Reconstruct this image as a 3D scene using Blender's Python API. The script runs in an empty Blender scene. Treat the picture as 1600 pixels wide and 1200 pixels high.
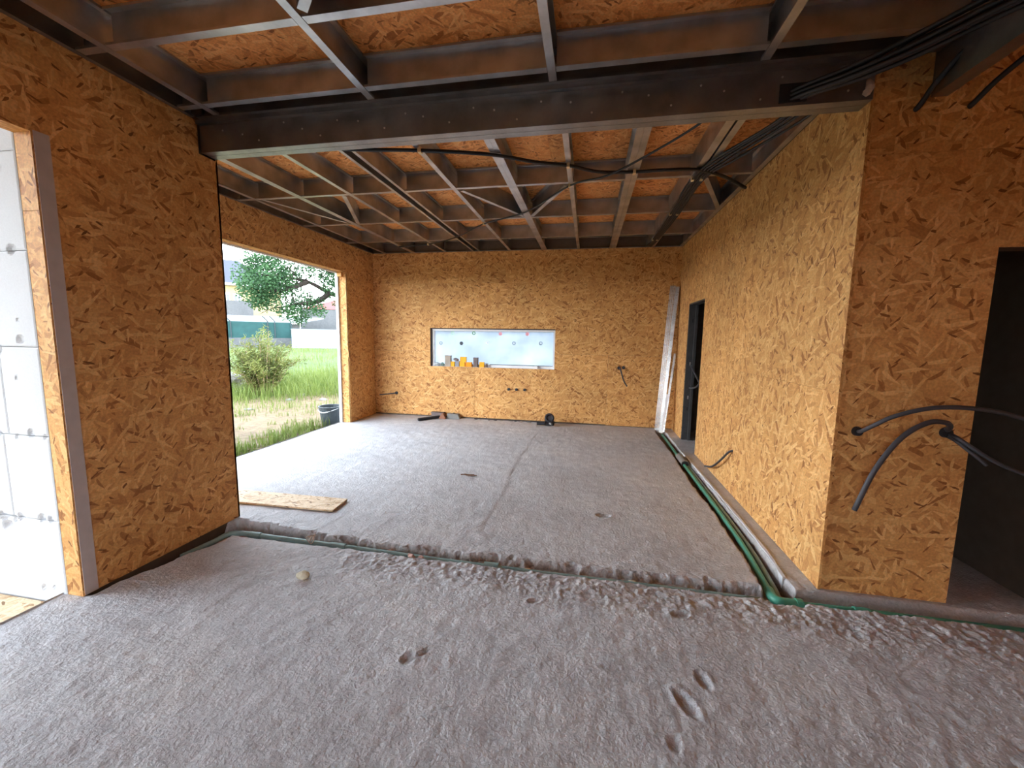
import bpy, bmesh, math, random
import numpy as np
from mathutils import Matrix, Vector

random.seed(7)
scene = bpy.context.scene
C = scene.collection

# ------------------------------------------------------------------ camera
cam_data = bpy.data.cameras.new('camera')
cam = bpy.data.objects.new('camera', cam_data)
C.objects.link(cam)
F_PX = 632.73
cam_data.sensor_width = 36.0
cam_data.lens = F_PX / 1600 * 36.0
cam_data.clip_start = 0.02
cam_data.clip_end = 500
R_ = Vector((0.98259067, 0.18515042, 0.01532651))
U_ = Vector((-0.03635488, 0.11072013, 0.99318648))
F_ = Vector((-0.18219194, 0.97645296, -0.11552368))
CAM = Vector((0, 0, 1.5))
cam.matrix_world = Matrix(((R_.x, U_.x, -F_.x, CAM.x), (R_.y, U_.y, -F_.y, CAM.y), (R_.z, U_.z, -F_.z, CAM.z), (0, 0, 0, 1)))
scene.camera = cam

# ------------------------------------------------------------------ sky, sun, exposure
world = bpy.data.worlds.new('overcast_sky')
scene.world = world
world.use_nodes = True
wn = world.node_tree.nodes
bgd = wn['Background']
# bright hazy sky: whitest towards the horizon, bluer and dimmer overhead
w_tc = wn.new('ShaderNodeTexCoord')
w_sep = wn.new('ShaderNodeSeparateXYZ')
world.node_tree.links.new(w_tc.outputs['Generated'], w_sep.inputs[0])
w_rp = wn.new('ShaderNodeValToRGB')
w_rp.color_ramp.elements[0].position = 0.0
w_rp.color_ramp.elements[0].color = (0.94, 0.98, 1.0, 1)
w_rp.color_ramp.elements[1].position = 1.0
w_rp.color_ramp.elements[1].color = (0.17, 0.23, 0.31, 1)
w_mid = w_rp.color_ramp.elements.new(0.35)
w_mid.color = (0.52, 0.60, 0.68, 1)
world.node_tree.links.new(w_sep.outputs['Z'], w_rp.inputs[0])
world.node_tree.links.new(w_rp.outputs[0], bgd.inputs['Color'])
bgd.inputs['Strength'].default_value = 8.0
sun_data = bpy.data.lights.new('sun', 'SUN')
sun_data.energy = 1.6
sun_data.angle = math.radians(12)
sun_data.color = (1.0, 0.94, 0.84)
sun = bpy.data.objects.new('sun', sun_data)
C.objects.link(sun)
sun.rotation_euler = Vector((-0.35, -0.45, -0.85)).to_track_quat('-Z', 'Y').to_euler()
scene.view_settings.view_transform = 'Standard'
scene.view_settings.look = 'None'
scene.view_settings.gamma = 1.0
scene.view_settings.use_curve_mapping = False
scene.view_settings.exposure = 1.25
scene.cycles.max_bounces = 10
scene.cycles.diffuse_bounces = 7
scene.cycles.glossy_bounces = 4
scene.cycles.transmission_bounces = 6
scene.cycles.caustics_reflective = False
scene.cycles.caustics_refractive = False

# ------------------------------------------------------------------ room measures (metres)
X1, X2, XR, D = -2.761, -3.956, 1.422, 7.048      # near left wall, far left wall, right wall, back wall
Y1, Y2, YJ, YO = 2.624, 2.715, 1.6625, 6.20       # right corner, end of near left wall, near jamb, far jamb
H, DECK = 2.973, 3.160                            # underside of joists, underside of roof deck
XJ, HD = 2.095, 2.007                             # passage opening in the right front wall
T = 0.015                                         # board thickness

# ------------------------------------------------------------------ materials
MATS = {}
def srgb(r, g, b):
    f = lambda c: (c / 255 / 12.92) if c <= 10.3 else ((c / 255 + 0.055) / 1.055) ** 2.4
    return (f(r), f(g), f(b), 1)
class NT:
    def __init__(s, name):
        s.m = bpy.data.materials.new(name); s.m.use_nodes = True
        s.t = s.m.node_tree; s.b = s.t.nodes['Principled BSDF']; MATS[name] = s.m
    def n(s, typ, **kw):
        o = s.t.nodes.new(typ)
        for k, v in kw.items():
            if k.startswith('_'):
                setattr(o, k[1:], v)
        for k, v in kw.items():
            if not k.startswith('_'):
                key = int(k[1:]) if k[0] == 'i' and k[1:].isdigit() else k.replace('__', ' ')
                if isinstance(v, bpy.types.NodeSocket): s.t.links.new(v, o.inputs[key])
                else: o.inputs[key].default_value = v
        return o
    def link(s, a, b): s.t.links.new(a, b)
    def set(s, **kw):
        for k, v in kw.items():
            key = k.replace('__', ' ')
            if isinstance(v, bpy.types.NodeSocket): s.t.links.new(v, s.b.inputs[key])
            else: s.b.inputs[key].default_value = v
    def ramp(s, fac, stops, interp='LINEAR'):
        r = s.t.nodes.new('ShaderNodeValToRGB'); r.color_ramp.interpolation = interp
        e = r.color_ramp.elements
        while len(e) < len(stops): e.new(0.5)
        for i, (p, c) in enumerate(stops): e[i].position = p; e[i].color = c
        s.link(fac, r.inputs[0]); return r.outputs[0]
    def mix(s, fac, a, b, mode='MIX'):
        o = s.n('ShaderNodeMix', _data_type='RGBA', _blend_type=mode)
        for i, v in ((0, fac), (6, a), (7, b)):
            if isinstance(v, bpy.types.NodeSocket): s.link(v, o.inputs[i])
            else: o.inputs[i].default_value = v
        return o.outputs[2]

def plain(name, col, rough=0.6, metal=0.0, var=0.12, scale=14.0, bump=0.0, spec=0.3):
    k = NT(name)
    tc = k.n('ShaderNodeTexCoord')
    nz = k.n('ShaderNodeTexNoise', Vector=tc.outputs['Object'], Scale=scale, Detail=4.0)
    lo = tuple(c * (1 - var) for c in col[:3]) + (1,); hi = tuple(min(1, c * (1 + var)) for c in col[:3]) + (1,)
    k.set(Base__Color=k.ramp(nz.outputs['Fac'], [(0.3, lo), (0.7, hi)]), Roughness=rough, Metallic=metal)
    k.b.inputs['Specular IOR Level'].default_value = spec
    if bump:
        b = k.n('ShaderNodeBump', Strength=bump, Distance=0.01, Height=nz.outputs['Fac']); k.set(Normal=b.outputs[0])
    return k.m

def osb(name, stops, dark=1.0, tint=(1.0, 0.91, 0.83)):
    stops = [(p, tuple(c[i] * tint[i] for i in range(3)) + (1,)) for p, c in stops]
    k = NT(name)
    uv = k.n('ShaderNodeUVMap', _uv_map='UVMap').outputs[0]
    wz = k.n('ShaderNodeTexNoise', _noise_dimensions='2D', Vector=uv, Scale=7.0, Detail=1.0)
    sub = k.n('ShaderNodeVectorMath', _operation='SUBTRACT', i0=wz.outputs['Color'], i1=(0.5, 0.5, 0.5))
    scl = k.n('ShaderNodeVectorMath', _operation='SCALE', i0=sub.outputs[0]); scl.inputs['Scale'].default_value = 0.022
    wv = k.n('ShaderNodeVectorMath', _operation='ADD', i0=uv, i1=scl.outputs[0]).outputs[0]
    mid = stops[len(stops) // 2][1]
    soft = [(p, tuple(mid[i] + 0.50 * (c[i] - mid[i]) for i in range(3)) + (1,)) for p, c in stops]
    light = [(0.0, mid), (1.0, tuple(.45 * stops[-2][1][i] + .55 * stops[-1][1][i] for i in range(3)) + (1,))]; darkr = [(0.0, stops[0][1]), (1.0, stops[1][1])]
    deep = [(0.0, tuple(c * .55 for c in stops[0][1][:3]) + (1,)), (1.0, stops[0][1])]
    layers = [(4, .13, .046, None, soft), (-36, .14, .042, .5, soft), (40, .12, .038, .52, soft), (-74, .08, .030, .6, soft), (15, .15, .036, .55, soft), (-13, .13, .030, .62, soft), (68, .07, .024, .74, soft),
              (-26, .10, .024, .95, darkr), (34, .08, .020, .955, darkr), (-66, .06, .016, .96, darkr), (52, .09, .015, .92, light), (-42, .10, .018, .92, light), (7, .11, .020, .90, light), (84, .06, .013, .935, light), (-18, .04, .010, .988, deep), (47, .035, .009, .988, deep)]
    col = None
    for i, (ang, L, W, th, stp) in enumerate(layers):
        mp = k.n('ShaderNodeMapping', _vector_type='TEXTURE', Vector=wv)
        mp.inputs['Rotation'].default_value = (0, 0, math.radians(ang)); mp.inputs['Scale'].default_value = (L, W, 1)
        mp.inputs['Location'].default_value = (i * 1.37, i * 0.71, 0)
        vo = k.n('ShaderNodeTexVoronoi', _voronoi_dimensions='2D', Vector=mp.outputs[0], Scale=1.0)
        sp = k.n('ShaderNodeSeparateColor', Color=vo.outputs['Color'])
        c = k.ramp(sp.outputs[0], stp)
        if th is None: col = c
        else:
            g = k.n('ShaderNodeMath', _operation='GREATER_THAN', i0=sp.outputs[1], i1=th)
            col = k.mix(g.outputs[0], col, c)
    fine = k.n('ShaderNodeTexNoise', _noise_dimensions='2D', Vector=wv, Scale=75.0, Detail=3.0)
    fr = k.n('ShaderNodeMapRange', i0=fine.outputs['Fac'], i1=0.3, i2=0.7, i3=0.86, i4=1.1)
    col = k.mix(1.0, col, fr.outputs[0], 'MULTIPLY')
    big = k.n('ShaderNodeTexNoise', _noise_dimensions='2D', Vector=uv, Scale=1.1, Detail=2.0)
    br = k.n('ShaderNodeMapRange', i0=big.outputs['Fac'], i1=0.3, i2=0.7, i3=0.9 * dark, i4=1.06 * dark)
    col = k.mix(1.0, col, br.outputs[0], 'MULTIPLY')
    k.set(Base__Color=col, Roughness=0.62); k.b.inputs['Specular IOR Level'].default_value = 0.25
    return k.m
OSB_STOPS = [(0.0, srgb(158, 108, 64)), (0.14, srgb(192, 142, 88)), (0.5, srgb(212, 164, 104)), (0.82, srgb(224, 180, 118)), (1.0, srgb(242, 210, 152))]
M_OSB = osb('oriented_strand_board', OSB_STOPS)
M_OSBD = osb('roof_strand_board', [(0.0, srgb(170, 110, 62)), (0.2, srgb(214, 150, 90)), (0.55, srgb(232, 170, 106)), (0.8, srgb(238, 184, 120)), (1.0, srgb(248, 208, 150))], tint=(1.08, .89, .74))
M_OSBP = osb('weathered_strand_board', [(0.0, srgb(170, 130, 90)), (0.25, srgb(205, 172, 132)), (0.6, srgb(222, 194, 156)), (1.0, srgb(240, 220, 190))], tint=(1, 1, 1))

def concrete(name, base, use_soil=False):
    k = NT(name)
    tc = k.n('ShaderNodeTexCoord').outputs['Object']
    n1 = k.n('ShaderNodeTexNoise', Vector=tc, Scale=1.3, Detail=6.0, Roughness=0.6)
    n2 = k.n('ShaderNodeTexNoise', Vector=tc, Scale=62.0, Detail=4.0, Roughness=0.6)
    n3 = k.n('ShaderNodeTexNoise', Vector=tc, Scale=9.0, Detail=5.0, Roughness=0.6)
    sc = lambda f: tuple(min(1, c * f) for c in base[:3]) + (1,)
    col = k.ramp(n1.outputs['Fac'], [(0.3, sc(0.86)), (0.52, sc(1.0)), (0.75, (base[0] * 1.12, base[1] * 1.1, base[2] * 1.05, 1))])
    c3 = k.n('ShaderNodeMapRange', i0=n3.outputs['Fac'], i1=0.3, i2=0.72, i3=0.86, i4=1.1)
    col = k.mix(1.0, col, c3.outputs[0], 'MULTIPLY')
    c2 = k.n('ShaderNodeMapRange', i0=n2.outputs['Fac'], i1=0.25, i2=0.75, i3=0.82, i4=1.14)
    col = k.mix(1.0, col, c2.outputs[0], 'MULTIPLY')
    if use_soil:
        at = k.n('ShaderNodeAttribute', _attribute_name='soil')
        so = k.ramp(n2.outputs['Fac'], [(0.3, srgb(96, 78, 62)), (0.7, srgb(168, 138, 110))])
        col = k.mix(at.outputs['Fac'], col, so)
    mu = k.n('ShaderNodeMath', _operation='MULTIPLY_ADD', i0=n3.outputs['Fac'], i1=0.6, i2=n2.outputs['Fac'])
    bp = k.n('ShaderNodeBump', Strength=0.8, Distance=0.010, Height=mu.outputs[0])
    k.set(Base__Color=col, Roughness=0.68, Normal=bp.outputs[0]); k.b.inputs['Specular IOR Level'].default_value = 0.28
    return k.m
M_FLOOR = concrete('floor_concrete', srgb(197, 196, 198), True)
M_CONC = concrete('concrete_wall_finish', srgb(88, 88, 90))

def steel(name, col, rough, metal=0.85):
    k = NT(name)
    tc = k.n('ShaderNodeTexCoord').outputs['Object']
    n1 = k.n('ShaderNodeTexNoise', Vector=tc, Scale=5.0, Detail=4.0)
    n2 = k.n('ShaderNodeTexNoise', Vector=tc, Scale=60.0, Detail=3.0)
    lo = tuple(c * 0.75 for c in col[:3]) + (1,); hi = tuple(min(1, c * 1.25) for c in col[:3]) + (1,)
    k.set(Base__Color=k.ramp(n1.outputs['Fac'], [(0.3, lo), (0.7, hi)]), Metallic=metal,
          Roughness=k.n('ShaderNodeMapRange', i0=n2.outputs['Fac'], i1=0.3, i2=0.7, i3=rough - 0.08, i4=rough + 0.08).outputs[0])
    return k.m
M_STEEL = steel('dark_galvanised_steel', (0.50, 0.505, 0.51, 1), 0.40, 1.0)
M_BEAM = steel('dark_rolled_steel', (0.29, 0.295, 0.30, 1), 0.42, 1.0)
M_ZINC = steel('bright_zinc', (0.72, 0.73, 0.74, 1), 0.32)
M_STUD = plain('grey_primed_steel', srgb(78, 78, 80), 0.55, 0.3)
M_CABLE = plain('black_conduit_plastic', srgb(38, 38, 42), 0.45, var=0.05, spec=0.4)
M_HOSE = plain('grey_black_hose_plastic', srgb(66, 66, 72), 0.5, var=0.08, spec=0.4)
M_CLIP = plain('pale_clip_nylon', srgb(226, 206, 160), 0.5, var=0.05)
M_PIPE = plain('green_pipe_plastic', srgb(84, 164, 140), 0.4, var=0.12, scale=9, spec=0.4)
M_PIPED = plain('dusty_green_pipe_plastic', srgb(138, 164, 158), 0.55, var=0.18, scale=12)
M_GREYPIPE = plain('grey_pipe_plastic', srgb(128, 126, 122), 0.5)
M_EPS = plain('white_insulation_foam', srgb(204, 206, 210), 0.8, var=0.03, scale=120, bump=0.15)
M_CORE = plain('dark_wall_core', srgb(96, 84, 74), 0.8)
M_TAPE = plain('grey_sealing_tape', srgb(194, 184, 182), 0.6, var=0.06)
M_PVC = plain('white_window_plastic', srgb(240, 240, 242), 0.4, var=0.03)
M_DARK = plain('dark_reveal_membrane', srgb(66, 58, 60), 0.7)
M_ROOF = plain('roof_membrane', srgb(70, 70, 72), 0.8)
M_YELLOW = plain('yellow_box_plastic', srgb(250, 182, 40), 0.5, var=0.06)
M_ORANGE = plain('orange_box_plastic', srgb(248, 158, 30), 0.5, var=0.06)
M_CARD = plain('grey_beige_carton', srgb(168, 156, 144), 0.8)
M_CARDD = plain('brown_grey_carton', srgb(122, 110, 108), 0.8)
M_GREYB = plain('pale_grey_plastic', srgb(146, 146, 156), 0.6)
M_BAG = plain('crumpled_grey_film', srgb(176, 184, 188), 0.4, var=0.25, scale=40)
M_BAGG = plain('crumpled_green_film', srgb(120, 146, 140), 0.4, var=0.3, scale=40)
M_BLACK = plain('black_tool_plastic', srgb(44, 44, 50), 0.5)
M_RUST = plain('brown_wedge_wood', srgb(150, 104, 82), 0.8)
M_STONE = plain('cream_stone', srgb(222, 214, 190), 0.9, var=0.15, scale=30, bump=0.4)
M_BRICK = plain('pink_brick_fragment', srgb(196, 160, 146), 0.9, var=0.15, scale=30, bump=0.4)
M_WOOL = plain('mineral_wool', srgb(196, 178, 164), 0.95, var=0.2, scale=50)
M_SOILBITS = plain('splintered_wood', srgb(120, 88, 66), 0.9)
M_WHITEW = plain('whitewashed_wall_paint', srgb(150, 158, 162), 0.7, var=0.04, scale=2)
M_YWALL = plain('yellow_wall_paint', srgb(158, 142, 104), 0.7, var=0.05, scale=1)
M_SLATE = plain('grey_roof_slate', srgb(58, 60, 70), 0.7, var=0.12, scale=6)
M_REDT = plain('red_roof_tile', srgb(120, 52, 46), 0.7, var=0.12, scale=6)
M_GLASSD = plain('dark_window_glass', srgb(40, 52, 64), 0.1, var=0.1, spec=0.6)
M_SCREEN = plain('green_privacy_screen', srgb(28, 64, 64), 0.7, var=0.12, scale=3)
M_POST = plain('dark_fence_metal', srgb(46, 56, 60), 0.6)
M_CORR = plain('pale_corrugated_sheet', srgb(128, 134, 138), 0.5, var=0.06, scale=3)
M_BUCKET = plain('black_bucket_plastic', srgb(58, 64, 68), 0.45)
M_BARK = plain('tree_bark', srgb(52, 44, 40), 0.9, var=0.25)
M_TWIG = plain('dry_twig', srgb(150, 128, 100), 0.9, var=0.2)

def leafmat(name, lo, hi, scale=3.0):
    k = NT(name)
    tc = k.n('ShaderNodeTexCoord').outputs['Object']
    n1 = k.n('ShaderNodeTexNoise', Vector=tc, Scale=scale, Detail=6.0, Roughness=0.8)
    col = k.ramp(n1.outputs['Fac'], [(0.32, lo), (0.68, hi)])
    tr = k.n('ShaderNodeBsdfTranslucent', Color=col)
    ms = k.n('ShaderNodeMixShader', Fac=0.3)
    k.set(Base__Color=col, Roughness=0.55); k.b.inputs['Specular IOR Level'].default_value = 0.2
    k.link(k.b.outputs[0], ms.inputs[1]); k.link(tr.outputs[0], ms.inputs[2])
    k.link(ms.outputs[0], k.t.nodes['Material Output'].inputs[0])
    return k.m
M_LEAF = leafmat('oak_leaf', srgb(30, 58, 38), srgb(82, 116, 74))
M_BUSH = leafmat('bush_leaf', srgb(60, 84, 42), srgb(140, 138, 76))
M_GRASS = leafmat('grass_blade', srgb(72, 96, 36), srgb(134, 142, 76))

def pane_mat():
    k = NT('milky_window_film')
    tc = k.n('ShaderNodeTexCoord').outputs['Object']
    n1 = k.n('ShaderNodeTexNoise', Vector=tc, Scale=2.5, Detail=3.0)
    col = k.ramp(n1.outputs['Fac'], [(0.3, srgb(168, 176, 186)), (0.7, srgb(192, 198, 204))])
    tr = k.n('ShaderNodeBsdfTranslucent', Color=col)
    ms = k.n('ShaderNodeMixShader', Fac=0.75)
    k.set(Base__Color=col, Roughness=0.4)
    k.link(k.b.outputs[0], ms.inputs[1]); k.link(tr.outputs[0], ms.inputs[2])
    k.link(ms.outputs[0], k.t.nodes['Material Output'].inputs[0])
    return k.m
M_PANE = pane_mat()

def ground_mat():
    k = NT('sandy_ground')
    tc = k.n('ShaderNodeTexCoord').outputs['Object']
    n1 = k.n('ShaderNodeTexNoise', Vector=tc, Scale=0.5, Detail=6.0, Roughness=0.65)
    n2 = k.n('ShaderNodeTexNoise', Vector=tc, Scale=9.0, Detail=6.0, Roughness=0.7)
    sand = k.ramp(n2.outputs['Fac'], [(0.3, srgb(84, 66, 46)), (0.55, srgb(112, 92, 66)), (0.75, srgb(126, 108, 84))])
    gr = k.ramp(n2.outputs['Fac'], [(0.3, srgb(50, 66, 28)), (0.7, srgb(88, 102, 48))])
    at = k.n('ShaderNodeAttribute', _attribute_name='green')
    ad = k.n('ShaderNodeMath', _operation='ADD', i0=at.outputs['Fac'], i1=n1.outputs['Fac'])
    mr = k.n('ShaderNodeMapRange', i0=ad.outputs[0], i1=0.85, i2=1.15, i3=0.0, i4=1.0)
    k.set(Base__Color=k.mix(mr.outputs[0], sand, gr), Roughness=0.95)
    b = k.n('ShaderNodeBump', Strength=0.5, Distance=0.03, Height=n2.outputs['Fac']); k.set(Normal=b.outputs[0])
    return k.m
M_GROUND = ground_mat()

# ------------------------------------------------------------------ mesh helpers
class MB:
    def __init__(s): s.v = []; s.f = []
    def add(s, vs, fs):
        o = len(s.v); s.v += [tuple(p) for p in vs]; s.f += [tuple(i + o for i in f) for f in fs]; return s
    def box(s, x0, x1, y0, y1, z0, z1):
        vs = [(x, y, z) for z in (z0, z1) for y in (y0, y1) for x in (x0, x1)]
        return s.add(vs, [(0, 2, 3, 1), (4, 5, 7, 6), (0, 1, 5, 4), (2, 6, 7, 3), (0, 4, 6, 2), (1, 3, 7, 5)])
    def obox(s, c, ax, ay, az):
        c = Vector(c); vs = [c + i * Vector(ax) + j * Vector(ay) + k * Vector(az) for k in (-1, 1) for j in (-1, 1) for i in (-1, 1)]
        return s.add(vs, [(0, 2, 3, 1), (4, 5, 7, 6), (0, 1, 5, 4), (2, 6, 7, 3), (0, 4, 6, 2), (1, 3, 7, 5)])
    def prism(s, poly, axis, c0, c1):
        def P(a, b, c): return {'x': (c, a, b), 'y': (a, c, b), 'z': (a, b, c)}[axis]
        n = len(poly); vs = [P(a, b, c0) for a, b in poly] + [P(a, b, c1) for a, b in poly]
        fs = [tuple(range(n))[::-1], tuple(range(n, 2 * n))] + [(i, (i + 1) % n, n + (i + 1) % n, n + i) for i in range(n)]
        return s.add(vs, fs)
    def tube(s, pts, r, n=8, caps=True):
        pts = [Vector(p) for p in pts]; rs = r if isinstance(r, (list, tuple)) else [r] * len(pts)
        o = len(s.v); up = None
        for i, p in enumerate(pts):
            t = (pts[min(i + 1, len(pts) - 1)] - pts[max(i - 1, 0)]).normalized()
            if up is None:
                a = Vector((0, 0, 1)) if abs(t.z) < 0.9 else Vector((1, 0, 0)); up = t.cross(a).normalized()
            up = (up - t * up.dot(t)).normalized(); w = t.cross(up)
            for k in range(n):
                a = 2 * math.pi * k / n; s.v.append(tuple(p + rs[i] * (math.cos(a) * up + math.sin(a) * w)))
        for i in range(len(pts) - 1):
            for k in range(n):
                s.f.append((o + i * n + k, o + i * n + (k + 1) % n, o + (i + 1) * n + (k + 1) % n, o + (i + 1) * n + k))
        if caps:
            s.f.append(tuple(o + k for k in range(n))[::-1]); s.f.append(tuple(o + (len(pts) - 1) * n + k for k in range(n)))
        return s
    def build(s, name, mat, parent=None, smooth=False, bevel=0.0, uvrot=0, uvoff=None, recalc=True):
        me = bpy.data.meshes.new(name)
        if bevel or recalc:
            bm = bmesh.new(); vs = [bm.verts.new(p) for p in s.v]
            for f in s.f:
                try: bm.faces.new([vs[i] for i in f])
                except ValueError: pass
            if recalc: bmesh.ops.recalc_face_normals(bm, faces=bm.faces)
            if bevel: bmesh.ops.bevel(bm, geom=bm.edges[:], offset=bevel, segments=1, affect='EDGES', profile=0.5)
            bm.to_mesh(me); bm.free()
        else:
            me.from_pydata(s.v, [], s.f)
        if mat in (M_OSB, M_OSBD, M_OSBP):
            uv = me.uv_layers.new(name='UVMap'); ox, oy = uvoff or (random.uniform(0, 40), random.uniform(0, 40))
            for p in me.polygons:
                n = p.normal; a = max(range(3), key=lambda i: abs(n[i]))
                for li in p.loop_indices:
                    co = me.vertices[me.loops[li].vertex_index].co
                    u, v = ((co.y, co.z), (co.x, co.z), (co.x, co.y))[a]
                    if uvrot: u, v = v, -u
                    uv.data[li].uv = (u + ox, v + oy)
        if smooth: me.polygons.foreach_set('use_smooth', [True] * len(me.polygons))
        me.materials.append(mat)
        return place(me, name, parent)
def place(me, name, parent=None):
    n = len(me.vertices); co = np.empty(n * 3, 'f'); me.vertices.foreach_get('co', co); co = co.reshape(-1, 3)
    lo, hi = co.min(0), co.max(0); c = np.array([(lo[0] + hi[0]) / 2, (lo[1] + hi[1]) / 2, lo[2]], 'f')
    me.vertices.foreach_set('co', (co - c).ravel()); me.update()
    o = bpy.data.objects.new(name, me); C.objects.link(o); o.location = c
    if parent is not None: attach(o, parent)
    return o
WORLD = {}
def attach(o, parent):
    base = Vector((0, 0, 0)); p = parent
    while p is not None: base += p.location; p = p.parent
    o.parent = parent; o.location = o.location - base
def empty(name, loc):
    o = bpy.data.objects.new(name, None); C.objects.link(o); o.location = loc; o.empty_display_size = 0.1; return o
def tag(o, label, cat, group=None):
    o['label'] = label; o['category'] = cat
    if group: o['group'] = group
    return o
def struct(o, label=None, cat=None):
    o['kind'] = 'structure'
    if label: o['label'] = label
    if cat: o['category'] = cat
    return o
def stuff(o): o['kind'] = 'stuff'; return o
def dup(src, loc, parent=None, rot=None):
    o = src.copy(); C.objects.link(o); o.parent = None; o.location = loc
    if rot: o.rotation_euler = rot
    if parent is not None: attach(o, parent)
    return o
def rect(a0, a1, b0, b1): return [(a0, b0), (a1, b0), (a1, b1), (a0, b1)]
def panel(wall, poly, axis, c0, c1, mat=None, name='strand_board', uvrot=0):
    return MB().prism(poly, axis, c0, c1).build(name, mat or M_OSB, wall, uvrot=uvrot)
def smoothpath(pts, k=6):
    P = [Vector(p) for p in pts]; P = [P[0] * 2 - P[1]] + P + [P[-1] * 2 - P[-2]]; out = []
    for i in range(1, len(P) - 2):
        for j in range(k):
            t = j / k; a, b, c, d = P[i - 1:i + 3]
            out.append(0.5 * ((2 * b) + (c - a) * t + (2 * a - 5 * b + 4 * c - d) * t * t + (3 * b - a - 3 * c + d) * t ** 3))
    out.append(P[-2]); return out

# numpy value noise
_rng = np.random.RandomState(3); _G = _rng.rand(256, 256).astype('f')
def vnoise(x, y):
    xi = np.floor(x).astype(int); yi = np.floor(y).astype(int); fx = x - xi; fy = y - yi
    fx = fx * fx * (3 - 2 * fx); fy = fy * fy * (3 - 2 * fy)
    g = lambda a, b: _G[a % 256, b % 256]
    return (g(xi, yi) * (1 - fx) + g(xi + 1, yi) * fx) * (1 - fy) + (g(xi, yi + 1) * (1 - fx) + g(xi + 1, yi + 1) * fx) * fy
def fbm(x, y, o=4):
    s = 0; a = 1; t = 0
    for i in range(o): s = s + a * vnoise(x * 2 ** i + 17.3 * i, y * 2 ** i + 5.1 * i); t += a; a *= 0.55
    return s / t - 0.5
def sstep(a, b, x):
    t = np.clip((x - a) / (b - a), 0, 1); return t * t * (3 - 2 * t)

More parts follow.
